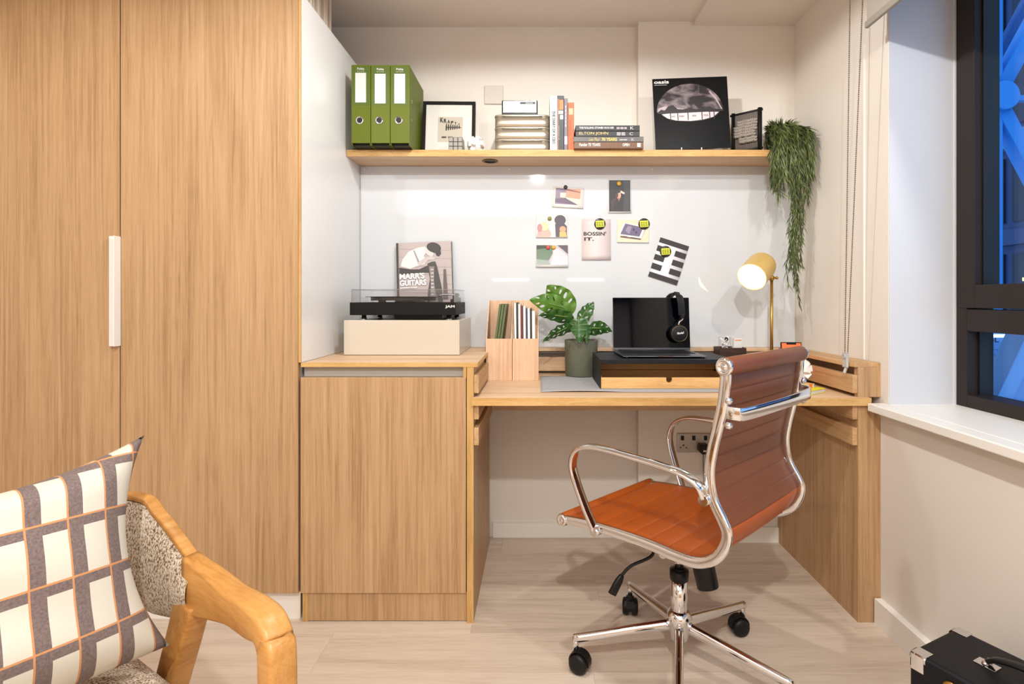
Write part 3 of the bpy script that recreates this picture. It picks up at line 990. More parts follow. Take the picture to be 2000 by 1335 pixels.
# record sleeve
ang = math.radians(2.2)
lean = math.radians(3)
ux = V((math.cos(ang), 0, math.sin(ang))); uy = V((-math.sin(ang), math.sin(lean), math.cos(ang))).normalized()
ux = (ux - uy * ux.dot(uy)).normalized()
w = .311
O = P(1281, 292, 2.205); O.z = ZS + .0015
lp = thing('record_sleeve', (O.x + .155, 2.21, ZS), 'black record sleeve with a pale domed landscape, standing on the shelf', 'record')
slab('sleeve', O, ux, uy, w, .302, .004, mat('sleeve_black', (12, 11, 12), .35, spec=.15), lp, bevel=.0006)
dome = [
        ((176, 160, 162), [(.014, .160), (.020, .176), (.045, .184), (.09, .176), (.15, .166), (.16, .160)]),
        ((170, 156, 158), [(.235, .245), (.262, .212), (.284, .165), (.280, .163), (.256, .208), (.232, .238)]),
        ((60, 50, 54), ell(.150, .158, .122, .042, 24, 180, 360)),
        ((206, 194, 196), [(.032, .150), (.07, .154), (.15, .156), (.225, .154), (.268, .152), (.245, .132), (.2, .122), (.15, .118), (.09, .122), (.055, .132)]),
        ((30, 24, 26), [(.014, .158), (.03, .170), (.045, .166), (.06, .184), (.08, .188), (.098, .17), (.12, .168), (.15, .172), (.18, .166), (.21, .172), (.23, .178), (.25, .166), (.284, .162), (.284, .155), (.014, .152)])]
for x in (.066, .096, .138, .196, .228, .246):
    dome.append(((40, 32, 34), rect(x, .122, x + .0035, .156)))
cm = bpy.data.materials.new('storm_cloud_print'); cm.use_nodes = True
nt = cm.node_tree
tc_ = nt.nodes.new('ShaderNodeTexCoord'); nz = nt.nodes.new('ShaderNodeTexNoise'); rp = nt.nodes.new('ShaderNodeValToRGB')
mp_ = nt.nodes.new('ShaderNodeMapping'); mp_.inputs['Scale'].default_value = (9, 9, 15)
nz.inputs['Scale'].default_value = 1.6; nz.inputs['Detail'].default_value = 5; nz.inputs['Distortion'].default_value = .8
rp.color_ramp.elements[0].position = .42; rp.color_ramp.elements[0].color = lin((30, 24, 27))
rp.color_ramp.elements[1].position = .68; rp.color_ramp.elements[1].color = lin((150, 134, 138))
nt.links.new(tc_.outputs['Object'], mp_.inputs[0]); nt.links.new(mp_.outputs[0], nz.inputs[0]); nt.links.new(nz.outputs['Fac'], rp.inputs[0])
nt.links.new(rp.outputs[0], nt.nodes['Principled BSDF'].inputs['Base Color']); nt.nodes['Principled BSDF'].inputs['Roughness'].default_value = .3
b = B(); nn0 = ux.cross(uy)
b.poly([O + ux * x_ + uy * y_ + nn0 * .0003 for x_, y_ in ell(.150, .158, .138, .118, 30, 0, 180)])
b.done('print', cm, lp, recalc=False)
printed(O, ux, uy, dome, lp)
text('oasis', O + ux * .006 + uy * .280, ux, uy, .062, .014, white_p, lp, lift=.001, bold=.03)
scribble(O + ux * .006 + uy * .2735, ux, uy, .062, .002, white_p, lp, 1, 1, lift=.001)
for x, tx in ((.072, 'NO'), (.103, 'RAIN'), (.158, 'IN'), (.203, 'TOWN')):
    text(tx, O + ux * x + uy * .136, ux, uy, .014 if len(tx) < 3 else .02, .006, ink, lp, lift=.0042)
for px in (1331, 1370):
    q = P(px, 292, 2.2)
    B().box(q.x - .002, q.x + .002, 2.1975, 2.1995, ZS, ZS + .012).box(q.x - .002, q.x + .002, 2.1995, 2.25, ZS, ZS + .0013).done('stand_prong', white_p, lp, label='thin white stand prong')

# woven frame
A_, C_ = V((.833, 2.272, ZS)), V((.916, 2.2, ZS))
wf = thing('woven_frame', (A_ + C_) / 2, 'small black frame holding a grey knotted weaving, left of the trailing plant', 'ornament')
dx = (C_ - A_).normalized(); L_ = (C_ - A_).length; nn = V((dx.y, -dx.x, 0))
hgt = .176
for s_, r_ in ((0, .0065), (L_, .0075)):
    B().sweep([A_ + dx * s_ + up_ * 1 for up_ in (V((0, 0, 0)), V((0, 0, hgt)))], r_ * 2, r_ * 2, up=(0, 1, 0)).done('post', blacksoft, wf)
for z in (.010, hgt - .008):
    B().sweep([A_ + dx * -.012 + V((0, 0, z)), A_ + dx * (L_ + .012) + V((0, 0, z))], .008, .008).done('crossbar', blacksoft, wf)
for s_ in (0, L_):
    for z in (.085,):
        B().ball(A_ + dx * s_ + V((0, 0, z)), .009, nu=10, nv=6).done('knob', blacksoft, wf)
yarn = mat('grey_yarn', (146, 136, 126), .9, noise=(260, .3), bump=(400, .5))
b = B()
for i in range(22):
    s0 = .010 + (L_ - .020) * i / 21
    b.tube([A_ + dx * s0 + V((0, 0, .012 + (hgt - .022) * k / 6)) + nn * .001 * ((i + k) % 2) for k in range(7)], .0021, 5)
b.done('warp', mat('warp_yarn', (104, 95, 88), .9), wf, kind='stuff')
b = B()
rr = random.Random(5)
for z, xa, xb in ((.118, .02, .10), (.095, .008, .098), (.072, .008, .092), (.046, .03, .098)):
    pts = []
    n_ = 30
    for i in range(n_ + 1):
        s0 = xa + (min(xb, L_ - .01) - xa) * i / n_
        pts.append(A_ + dx * s0 + V((0, 0, z + .0025 * math.sin(i * 1.9))) + nn * (.010 + .002 * math.cos(i * 2.3)))
    b.tube(pts, .0065, 7)
    b.tube([p + V((0, 0, .011)) + nn * .001 for p in pts], .006, 7)
b.done('braid', yarn, wf)

# trailing plant on the shelf
pc_ = V((1.033, 2.265, ZS))
tp = thing('trailing_plant', pc_, 'trailing green plant spilling over the right end of the shelf', 'plant')
B().lathe([(.045, 0), (.055, .004), (.064, .09), (.064, .098), (.058, .098), (.056, .085), (.001, .085)], pc_, n=28, cap1=False).done('pot', mat('dark_green_pot', (40, 48, 34), .5), tp)
leafm = [mat('trailing_leaf', (78, 88, 40), .5, noise=(40, .35)), mat('trailing_leaf_light', (112, 122, 68), .5), mat('trailing_leaf_dark', (48, 58, 28), .5)]
rr = random.Random(11)
stems, leaves = B(), B()
def blade(b, p, d, L, w, sag=0.35):
    d = d.normalized()
    side = d.cross(V((rr.uniform(-.4, .4), rr.uniform(-1, -.2), rr.uniform(-.3, .3)))).normalized()
    m1 = p + d * L * .5 + V((0, 0, -sag * L * .12))
    e1 = p + d * L + V((0, 0, -sag * L * .5))
    b.mi = rr.choice((0, 0, 1, 2))
    vs = [b.bm.verts.new(q) for q in (p - side * w * .3, m1 - side * w * .5, e1, m1 + side * w * .5, p + side * w * .3)]
    b._f([vs[0], vs[1], vs[3], vs[4]], True); b._f([vs[1], vs[2], vs[3]], True)
def stem(path, dens, L=(.02, .042), spread=.55):
    pts = cr(path, 6)
    stems.tube(pts, .0013, 5)
    for a, c in zip(pts, pts[1:]):
        t_ = (c - a)
        k = max(1, int(t_.length * dens + rr.random()))
        for _ in range(k):
            p = a.lerp(c, rr.random())
            out = V((rr.uniform(-1, 1), rr.uniform(-1, .35), rr.uniform(-.6, .45)))
            blade(leaves, p, t_.normalized() * (1.0 - spread * .2) + out * spread, rr.uniform(*L), rr.uniform(.0028, .0045))
def clampy(q):
    # keep clear of the shelf body and the walls
    if q.z < ZS + .01 and q.y > 2.17: q.y = 2.17 - rr.random() * .02
    q.x = min(q.x, 1.098)
    return q
for k in range(60):                                  # short mop over the pot
    a = rr.uniform(0, 2 * PI)
    c0 = pc_ + V((0, 0, .095))
    r1 = rr.uniform(.03, .06)
    out = V((math.cos(a), math.sin(a) * .6 - .55, 0)).normalized()
    if out.y > .3: out.y = .3
    p1 = c0 + out * r1 + V((0, 0, rr.uniform(.0, .035)))
    p2 = V((pc_.x + out.x * rr.uniform(.05, .085), 2.175 - rr.uniform(0, .04) if out.y < .1 else 2.25, ZS + rr.uniform(-.01, .07)))
    p3 = clampy(p2 + V((out.x * rr.uniform(-.01, .02), rr.uniform(-.02, .005), -rr.uniform(.06, .17))))
    p4 = clampy(p3 + V((rr.uniform(-.01, .015), rr.uniform(-.01, .01), -rr.uniform(.02, .06))))
    stem([c0 + out * .01, p1, clampy(p2), p3, p4], 190, (.022, .05), .42)
for k in range(17):                                  # long trail
    x0 = 1.045 + rr.uniform(-.026, .024)
    zend = rr.choice((1.10, 1.08, 1.04, 1.14, 1.25, 1.2, 1.35))
    y0 = 2.150 + rr.uniform(-.015, .012)
    path = [pc_ + V((0, -.02, .095)), V((x0 - .01, 2.2, ZS + .09)), V((x0 - .012, y0, ZS + .02))]
    z = ZS - .08
    while z > zend:
        path.append(V((x0 + rr.uniform(-.006, .006) + .006 * math.sin(z * 14), y0 + rr.uniform(-.006, .006), z)))
        z -= .08
    stem(path, 150, (.02, .038), .5)
stem([V((1.06, 2.15, 1.41)), V((1.05, 2.148, 1.36)), V((1.043, 2.146, 1.365)), V((1.02, 2.144, 1.35)), V((1.005, 2.142, 1.340))], 60, (.012, .02), .3)
for k in range(30):                                  # spikes on top
    a = rr.uniform(0, 2 * PI)
    blade(leaves, pc_ + V((math.cos(a) * .02, math.sin(a) * .02, .09)), V((math.cos(a) * .8, math.sin(a) * .5 - .1, rr.uniform(.5, 1.3))), rr.uniform(.05, .085), .005, .2)
stems.done('stems', mat('trailing_stem', (74, 88, 40), .6), tp, kind='stuff')
leaves.done('foliage', leafm, tp, kind='stuff', recalc=False)
# ------------------------------------------------------------------ photos and magnets on the whiteboard
def bp2(x, y):
    """zoomed board pixel -> (X,Z) on the board"""
    px, py = 1020 + x / 5.263, 330 + y / 5.263
    q = P(px, py, YB)
    return q
def card(name, tl, tr, bl, polys, label, rgb=(232, 228, 222), th=.0008, cat='photo', curl=.004, thick_m=None):
    """paper hung on the board; print coordinates run 0..1 in x and y (y up)"""
    a, b_, c = bp2(*tl), bp2(*tr), bp2(*bl)
    W, Hh = (b_ - a).length, (c - a).length
    ux = (b_ - a).normalized(); uy = (a - c).normalized()
    uy = (uy - ux * uy.dot(ux)).normalized()
    O = a - uy * Hh
    t = thing(name, O + ux * W / 2 + V((0, -.001, 0)), label, cat, 'prints stuck to the whiteboard')
    n = V((0, -1, 0))
    def pos(u, v, lift=0):
        return O + ux * (u * W) + uy * (v * Hh) + n * (.0012 + curl * (1 - v) ** 2 + lift)
    b = B()
    b.grid(2, 8, lambda u, v: pos(u, v))
    b.done('sheet', mat('paper_%d_%d_%d' % rgb, rgb, .5), t, solid=th)
    pb = B(); ms = []; idx = {}
    for k, (col, pts) in enumerate(polys):
        key = 'ink_%d_%d_%d' % tuple(col)
        if key not in idx:
            idx[key] = len(ms); ms.append(mat(key, col, .4))
        pb.mi = idx[key]
        # clip in strips so that the print follows the curl
        for s0 in range(8):
            lo, hi = s0 / 8, (s0 + 1) / 8
            q = clip(clip(pts, lo, True), hi, False)
            if len(q) > 2:
                pb.poly([pos(x, y, .0007 + .00022 * k) for x, y in q])
    if polys:
        pb.done('print', ms, t, recalc=False)
    return t, O, ux, uy, W, Hh, pos
def clip(pts, lim, above):
    out = []
    for i in range(len(pts)):
        p, q = pts[i], pts[(i + 1) % len(pts)]
        ip = (p[1] >= lim) if above else (p[1] <= lim)
        iq = (q[1] >= lim) if above else (q[1] <= lim)
        if ip: out.append(p)
        if ip != iq:
            k = (lim - p[1]) / (q[1] - p[1])
            out.append((p[0] + (q[0] - p[0]) * k, lim))
    return out
card('photo_print', (318, 178), (640, 198), (290, 388), [
    ((130, 108, 130), rect(.09, .16, .88, .93)),
    ((214, 140, 112), [(.42, .93), (.88, .93), (.88, .45), (.42, .50)]),
    ((120, 70, 60), [(.42, .93), (.88, .80), (.88, .76), (.42, .84)]),
    ((226, 196, 180), [(.42, .50), (.88, .45), (.88, .16), (.80, .16), (.45, .42)]),
    ((90, 66, 92), [(.09, .42), (.42, .46), (.82, .17), (.09, .24)]),
    ((222, 190, 176), rect(.24, .48, .42, .72)),
    ((90, 66, 92), [(.09, .93), (.45, .93), (.45, .84), (.09, .88)])],
    'tilted white-bordered photo of a sunset road, top left on the whiteboard', (236, 230, 222))
card('photo_print', (882, 105), (1118, 105), (882, 452), [
    ((22, 19, 21), rect(.04, .04, .96, .97)),
    ((52, 52, 56), [(.62, .04), (.92, .04), (.92, .97), (.66, .97), (.7, .5)]),
    ((60, 36, 36), [(.2, .04), (.1, .35), (.3, .45), (.55, .45), (.62, .2), (.6, .04)]),
    ((30, 22, 24), [(.24, .04), (.22, .30), (.4, .42), (.6, .36), (.64, .04)]),
    ((222, 150, 130), ell(.46, .52, .10, .10, rot=20)), ((70, 40, 36), ell(.37, .54, .07, .10)),
    ((236, 196, 178), [(.38, .63), (.55, .66), (.72, .60), (.70, .55), (.52, .60), (.44, .56)]),
    ((190, 116, 100), [(.42, .45), (.50, .44), (.47, .34)]),
    ((26, 20, 22), ell(.40, .63, .14, .05))],
    'dark portrait photo of a person shading their eyes, pinned to the whiteboard', (228, 226, 226), curl=.005)
card('photo_print', (140, 468), (468, 468), (137, 706), [
    ((236, 216, 198), rect(.02, .03, .98, .97)),
    ((222, 160, 148), [(.02, .03), (.08, .40), (.2, .52), (.36, .5), (.48, .2), (.46, .03)]),
    ((240, 200, 150), ell(.27, .50, .13, .20)),
    ((180, 120, 124), ell(.12, .42, .08, .18)),
    ((64, 50, 66), ell(.76, .76, .18, .22)),
    ((64, 50, 66), [(.62, .03), (.60, .6), (.9, .6), (.97, .5), (.97, .03)]),
    ((216, 150, 110), ell(.84, .36, .10, .14)),
    ((226, 170, 90), [(.74, .03), (.74, .25), (.94, .25), (.96, .03)])],
    'sunlit photo of two people seen close up, above the photo of a road')
card('photo_print', (140, 780), (472, 780), (137, 1008), [
    ((190, 180, 186), rect(.02, .09, .99, .99)),
    ((98, 120, 92), [(.02, .99), (.5, .99), (.52, .62), (.4, .3), (.02, .36)]),
    ((52, 58, 46), [(.02, .99), (.42, .99), (.36, .86), (.02, .80)]),
    ((150, 160, 150), [(.02, .36), (.4, .3), (.44, .12), (.02, .12)]),
    ((90, 74, 84), [(.66, .99), (.99, .99), (.99, .58), (.86, .76)]),
    ((206, 200, 206), [(.56, .8), (.7, .86), (.99, .48), (.99, .09), (.46, .09)])],
    'photo of a hillside road under two round magnets, lowest on the left', curl=.007)
tc, O, ux, uy, W, Hh, pos = card('postcard', (612, 515), (910, 515), (614, 935), [], "pale pink card reading BOSSIN' IT.", (222, 206, 204), cat='postcard', curl=.004)
text("BOSSIN'", pos(.06, .595, .0006), ux, uy, W * .78, Hh * .095, ink, tc, bold=.03)
text("IT.", pos(.08, .47, .0010), ux, uy, W * .34, Hh * .085, ink, tc, bold=.03)
card('photo_print', (977, 515), (1303, 520), (975, 755), [
    ((226, 206, 178), rect(.01, .02, .99, .98)),
    ((90, 62, 50), [(.10, .28), (.76, .16), (.90, .62), (.84, .60), (.74, .12), (.1, .22)]),
    ((240, 232, 226), [(.05, .32), (.22, .86), (.90, .68), (.76, .18)]),
    ((104, 92, 120), [(.10, .36), (.25, .82), (.82, .66), (.70, .26)]),
    ((146, 132, 156), [(.25, .52), (.34, .72), (.46, .68), (.38, .36)]),
    ((60, 48, 74), ell(.52, .56, .03, .05)), ((60, 48, 74), ell(.6, .44, .03, .05))],
    'beige photo of a tilted picture in a frame, right of the lettered card')
# black and white patterned card
polys = [((44, 38, 36), rect(0, .90, 1, 1)), ((44, 38, 36), rect(0, 0, 1, .105))]
polys = [((52, 46, 44), rect(0, .875, 1, 1)), ((52, 46, 44), rect(0, 0, 1, .125))]
for vc in (.73, .505, .28):
    polys.append(((52, 46, 44), rect(0, vc - .07, .34, vc + .07)))
    polys.append(((52, 46, 44), rect(.62, vc - .07, 1, vc + .07)))
card('postcard', (1420, 700), (1715, 795), (1288, 1100), polys, 'tilted postcard with a bold black and white bar pattern', (232, 228, 234), cat='postcard', curl=.003)

def magnet(x, y, r, rgb, label, badge=False, lift=.006):
    q = bp2(x, y)
    R = r / 5.263 / F * YB
    t = thing('magnet', q + V((0, -lift, -R)), label, 'magnet', 'magnets on the whiteboard')
    if badge:
        B().lathe([(R, 0), (R, .002), (R * .9, .0035), (.001, .004)], q + V((0, -lift + .002, 0)), (0, -1, 0), 28).done('badge', mat('badge_black', (28, 26, 20), .35), t)
        o = q + V((0, -lift - .0021, 0))
        a = math.radians(4)
        ux, uz = V((math.cos(a), 0, math.sin(a))), V((-math.sin(a), 0, math.cos(a)))
        B().obox(o, ux * R * .74, V((0, .0003, 0)), uz * R * .56).done('badge_print', mat('acid_yellow', (214, 218, 40), .4), t)
        scribble(o - ux * R * .62 - uz * R * .42 + V((0, -.0003, 0)), ux, uz, R * 1.25, R * .85, mat('ink_olive', (120, 122, 20), .5), t, 3, 3, lift=.0003)
    else:
        B().lathe([(R, 0), (R, .004), (R * .8, .0058), (.001, .0065)], q + V((0, -lift + .003, 0)), (0, -1, 0), 22).done('button', mat('magnet_%d_%d_%d' % rgb, rgb, .35), t)
magnet(797, 565, 58, None, "round black badge magnet with a yellow block, on the BOSSIN' IT. card", True)
magnet(1250, 565, 58, None, 'round black badge magnet with a yellow block, on the beige photo', True)
magnet(1470, 848, 58, None, 'round black badge magnet with a yellow block, on the barred postcard', True)
magnet(445, 188, 20, (40, 38, 34), 'small dark magnet holding the tilted sunset photo')
magnet(993, 152, 23, (206, 160, 50), 'small golden magnet on the dark portrait photo')
magnet(281, 510, 21, (128, 130, 70), 'small olive magnet on the sunlit photo of two people')
magnet(265, 806, 21, (206, 76, 66), 'small red magnet on the road photo')
magnet(322, 806, 21, (218, 160, 40), 'small amber magnet on the road photo, beside the red one')

# ------------------------------------------------------------------ turntable corner
cream = mat('cream_lacquer', (204, 192, 174), .22, spec=.5)
ZK = .861
bx = thing('storage_box', (-.51, 2.17, ZK), 'glossy cream box on the cabinet worktop, under the turntable', 'box')
z1b = .993
B().box(-.727, -.293, 2.0, 2.343, ZK + .0005, z1b).done('box_body', cream, bx, bevel=.0022)
B().box(-.7265, -.2935, 1.9995, 2.0, ZK + .0005, ZK + .003).done('base_line', mat('brown_line', (120, 98, 80), .6), bx)

tt = thing('turntable', (-.51, 2.16, z1b), 'black record player with a clear dust cover, on the cream box', 'turntable')
X0, X1, Y0, Y1, Z0, Z1 = -.712, -.311, 2.02, 2.292, 1.0115, 1.0600
B().box(X0, X1, Y0, Y1, Z0, Z1).done('plinth', blacksoft, tt, bevel=.0025)
for x in (X0 + .045, X1 - .03):
    for y in (Y0 + .03, Y1 - .035):
        B().lathe([(.011, 0), (.011, .003), (.009, .005), (.009, .0185)], (x, y, z1b), n=20).done('foot', chrome, tt)
        B().cyl((x, y, z1b + .0055), (x, y, z1b + .0075), .0125, n=20).done('foot_ring', black, tt)
B().box(X0 + .155, X1 - .06, Y0 + .05, Y1 - .05, Z0 - .016, Z0).done('motor_housing', black, tt)
B().cyl((-.54, 2.155, Z1), (-.54, 2.155, Z1 + .007), .035).cyl((-.54, 2.155, Z1 + .007), (-.54, 2.155, Z1 + .020), .128, n=64).done('platter', mat('platter_grey', (70, 66, 64), .3, metal=.5), tt)
rec = thing('vinyl_record', (-.54, 2.155, Z1 + .0203), 'black vinyl record lying on the turntable platter under the clear cover', 'record')
B().lathe([(.150, 0), (.1505, .001), (.150, .002), (.05, .002), (.0499, .0022), (.004, .0022)], (-.54, 2.155, Z1 + .0203), n=64).done('disc', mat('vinyl_black', (16, 15, 16), .18), rec)
B().cyl((-.54, 2.155, Z1 + .0224), (-.54, 2.155, Z1 + .0228), .048, n=40).done('disc_label', mat('record_label', (150, 140, 130), .5), rec)
B().tube(cr([(-.345, 2.25, Z1 + .030), (-.347, 2.16, Z1 + .030), (-.372, 2.10, Z1 + .029), (-.385, 2.085, Z1 + .026)], 6), .0035, 10).done('tonearm', chrome, tt)
B().lathe([(.022, 0), (.022, .012), (.012, .014), (.012, .036), (.001, .038)], (-.345, 2.245, Z1), n=24).done('tonearm_base', black, tt)
B().cyl((-.345, 2.262, Z1 + .03), (-.345, 2.285, Z1 + .03), .012).done('counterweight', chrome, tt)
acr = glassy('clear_acrylic', (253, 253, 254), .03)
acre = glassy('clear_acrylic_edge', (225, 228, 230), .25)
zl = 1.107
b = B()
b.box(X0 + .006, X1 - .004, Y0 + .004, Y0 + .0065, Z1 + .001, zl).box(X0 + .006, X1 - .004, Y1 - .0065, Y1 - .004, Z1 + .001, zl)
b.box(X0 + .006, X0 + .0085, Y0 + .0065, Y1 - .0065, Z1 + .001, zl).box(X1 - .0065, X1 - .004, Y0 + .0065, Y1 - .0065, Z1 + .001, zl)
b.box(X0 + .006, X1 - .004, Y0 + .004, Y1 - .004, zl, zl + .0025)
b.done('dust_cover', acr, tt)
b = B()
for y in (Y0 + .0035, Y1 - .0055):
    b.box(X0 + .0055, X1 - .0035, y, y + .002, zl + .0005, zl + .003)
b.box(X0 + .0055, X0 + .0075, Y0 + .004, Y1 - .004, zl + .0005, zl + .003).box(X1 - .0055, X1 - .0035, Y0 + .004, Y1 - .004, zl + .0005, zl + .003)
for x in (X0 + .0052, X1 - .0062):
    b.box(x, x + .0022, Y0 + .0035, Y0 + .0057, Z1 + .001, zl)
b.done('cover_edge', acre, tt, label='bright edge of the clear cover')
for x in (X0 + .03, X1 - .05):
    B().box(x, x + .03, Y1 - .008, Y1 + .004, Z1 - .01, Z1 + .02).done('hinge', black, tt)
B().cyl((X1 - .0005, Y1 - .06, Z1 - .016), (X1 + .002, Y1 - .06, Z1 - .016), .005).done('side_button', black, tt)
text('JAM', (-.350, Y0, 1.037), rt, up, .036, .0125, white_p, tt, bold=.035)

# photo book behind the turntable
lean = math.radians(5.5)
ux = V((1, 0, 0)); uy = V((-.045, math.sin(lean), math.cos(lean))).normalized()
ux = (ux - uy * ux.dot(uy)).normalized()
O = V((P(776, 0, 2.30).x, 2.304, z1b + .001))
bk = thing('photo_book', (O.x + .12, 2.32, z1b), 'large black and white photo book standing behind the turntable', 'book')
bw, bh = .243, .325
n_ = ux.cross(uy)
slab('cover', O, ux, uy, bw, bh, .002, mat('book_cover_grey', (168, 152, 148), .4), bk)
slab('pages', O - n_ * .0021 + ux * .002 + uy * .002, ux, uy, bw - .003, bh - .005, .010, pages, bk)
slab('back_cover', O - n_ * .0122, ux, uy, bw, bh, .002, blacksoft, bk)
G = (58, 50, 48)
pol = [((184, 168, 164), rect(.012, 0, .243, .325)), (G, rect(0, 0, .009, .325)), (G, rect(.240, 0, .243, .318))]
for z in (.298, .262, .225, .19, .15, .11):
    pol.append(((156, 142, 140), [(.009, z + .002), (.24, z - .016), (.24, z - .018), (.009, z)]))
for i in range(8):
    pol.append(((156, 142, 140), rect(.03 + i * .03, .05 + (i % 4) * .065, .0315 + i * .03, .085 + (i % 4) * .065)))
pol += [((226, 218, 214), [(.018, .222), (.028, .252), (.055, .285), (.095, .300), (.125, .305), (.135, .285), (.120, .262), (.135, .240), (.12, .225), (.085, .218), (.06, .208)]),
        ((150, 140, 138), [(.075, .288), (.080, .290), (.102, .235), (.095, .23)]),
        ((196, 184, 180), [(.09, .232), (.12, .252), (.15, .262), (.17, .252), (.165, .244), (.14, .244), (.10, .218)]),
        (G, [(.012, .216), (.06, .206), (.10, .205), (.14, .222), (.16, .215), (.16, .188), (.11, .190), (.012, .185)]),
        ((212, 200, 196), [(.125, .298), (.15, .300), (.158, .285), (.165, .268), (.158, .258), (.142, .262), (.128, .275)]),
        (G, ell(.165, .298, .032, .022, 20, 0, 360, -18)), (G, [(.135, .303), (.15, .318), (.19, .302), (.196, .27), (.186, .258), (.176, .262), (.168, .285), (.150, .290)]),
        ((70, 62, 60), [(.135, .228), (.155, .236), (.170, .236), (.178, .21), (.195, .12), (.20, .04), (.13, .04), (.135, .11), (.145, .16)]),
        ((136, 124, 120), [(.142, .215), (.165, .215), (.162, .15), (.166, .11), (.18, .05), (.14, .05), (.146, .11), (.148, .15)])]
for k in range(9):
    pol.append(((220, 212, 206), rect(.149, .075 + k * .0155, .161, .079 + k * .0155)))
pol += [((96, 84, 80), [(.205, .20), (.215, .20), (.222, .07), (.20, .07)]), ((210, 200, 196), ell(.022, .065, .018, .014))]
printed(O, ux, uy, pol, bk, step=.00012)
wh = mat('ink_white', (244, 242, 240), .5)
text("MARR'S", O + ux * .014 + uy * .163, ux, uy, .108, .026, wh, bk, lift=.0065, bold=.035)
text('GUITARS', O + ux * .014 + uy * .134, ux, uy, .115, .025, wh, bk, lift=.0065, bold=.035)
text('JOHNNY MARR', O + ux * .016 + uy * .121, ux, uy, .073, .008, wh, bk, lift=.0065, bold=.03)

# ------------------------------------------------------------------ magazine files
ZD = .7472
def mag_file(x0, label):
    x1 = x0 + .1045
    t = thing('magazine_file', ((x0 + x1) / 2, 2.21, ZD), label, 'magazine file', 'wooden magazine files on the desk')
    ya, yb_ = 2.132, 2.296
    zf, zb = ZD + .167, ZD + .320
    B().box(x0, x1, ya, ya + .004, ZD, zf).done('front_panel', file_wood, t, bevel=.0006)
    B().box(x0, x1, yb_ - .004, yb_, ZD, zb).done('back_panel', file_wood, t, bevel=.0006)
    for x in (x0, x1 - .004):
        b = B()
        b.prism([V((x, ya + .004, ZD)), V((x, yb_ - .004, ZD)), V((x, yb_ - .004, zb)), V((x, yb_ - .03, zb)), V((x, ya + .004, zf))], (.004, 0, 0))
        b.done('side_panel', file_wood, t)
    B().box(x0 + .004, x1 - .004, ya + .004, yb_ - .004, ZD, ZD + .004).done('bottom_panel', file_wood, t)
    return x0, x1, ya, yb_
mag_file(-.2068, 'light wood magazine file holding dark green magazines')
mag_file(-.1005, 'light wood magazine file packed with white and black magazines, beside the potted plant')
def magazine(xb, xt, th, h, m, label, y0=2.14, dp=.150):
    b = B()
    z0, z1 = ZD + .0045, ZD + .0045 + h
    b.hexa([V((xb, y0, z0)), V((xb + th, y0, z0)), V((xb + th, y0 + dp, z0)), V((xb, y0 + dp, z0)),
            V((xt, y0 + .002, z1)), V((xt + th, y0 + .002, z1)), V((xt + th, y0 + dp - .002, z1)), V((xt, y0 + dp - .002, z1))])
    return b.done('magazine', m, None, label=label, cat='magazine', group='magazines in the wooden files')
mg = mat('magazine_green', (90, 102, 62), .45)
for k, (xb, xt) in enumerate(((-.1940, -.1540), (-.1835, -.1430), (-.1730, -.1320))):
    magazine(xb, xt, .0088, .301, mg, ['leftmost of three slanting green magazines in the wooden file', 'middle one of three slanting green magazines', 'rightmost of three slanting green magazines in the wooden file'][k])
cols = [((232, 228, 224), 'white magazine at the left of the full file'), ((44, 40, 42), 'black magazine second from the left in the full file'), ((222, 216, 210), 'cream magazine beside the black one in the full file'), ((110, 42, 50), 'maroon magazine in the middle of the full file'),
        ((230, 226, 222), 'white magazine right of the maroon one'), ((60, 66, 90), 'dark blue magazine in the full file'), ((236, 232, 228), 'white magazine between the dark blue and the black one'), ((30, 28, 30), 'black magazine near the right side of the full file'), ((240, 236, 230), 'white magazine at the right of the full file')]
x = -.093
for k, (rgb, lab) in enumerate(cols):
    th = (.008, .006, .009, .009, .009, .006, .009, .006, .012)[k]
    tl = -.004 + k * .0002
    magazine(x + .0015, x - .0015 - .0, th, .304 - (k * .0035 if k > 2 else 0) + .004 * math.sin(k * 2.1), mat('magazine_%d_%d_%d' % rgb, rgb, .4), lab)
    x += th + .0012

# ------------------------------------------------------------------ felt mat, pot, stand
felt = mat('grey_felt', (168, 166, 166), .95, noise=(160, .12), bump=(500, .5))
def matf(u, v):
    x = .012 + u * .83
    y = 1.862 + v * .375
    z = ZD + .0022
    if v < .12:
        z += .0035 * (1 - v / .12) * math.sin(min(1, u / .35) * PI) * (1 if u < .35 else .1)
    return V((x, y, z))
B().grid(60, 20, matf).done('desk_mat', felt, None, solid=.003, label='grey felt desk mat under the plant pot and the monitor stand', cat='desk mat')
ZM = ZD + .004
pt = V((.1835, 2.2505, ZM))
mp = thing('potted_plant', pt, 'green holey-leaved plant in a sage green pot on the desk', 'plant')
pot_m = mat('sage_pot', (108, 110, 92), .45, bump=(200, .1))
B().lathe([(.001, 0), (.062, 0), (.0665, .004), (.070, .148), (.070, .150), (.067, .150), (.066, .138), (.001, .136)], pt, n=48, cap0=False, cap1=False).done('pot', pot_m, mp)
B().cyl(pt + V((0, 0, .1362)), pt + V((0, 0, .138)), .0655).done('soil', mat('potting_soil', (46, 36, 28), .9, bump=(120, .8)), mp)
mleaf = mat('monstera_green', (84, 122, 38), .33, noise=(22, .25))
mleaf2 = mat('monstera_dark_green', (52, 90, 36), .33, noise=(22, .25))
def mz(x, y, d):
    return P(1020 + x / 4.545, 540 + y / 4.545, d)
ctr = pt + V((0, 0, .137))
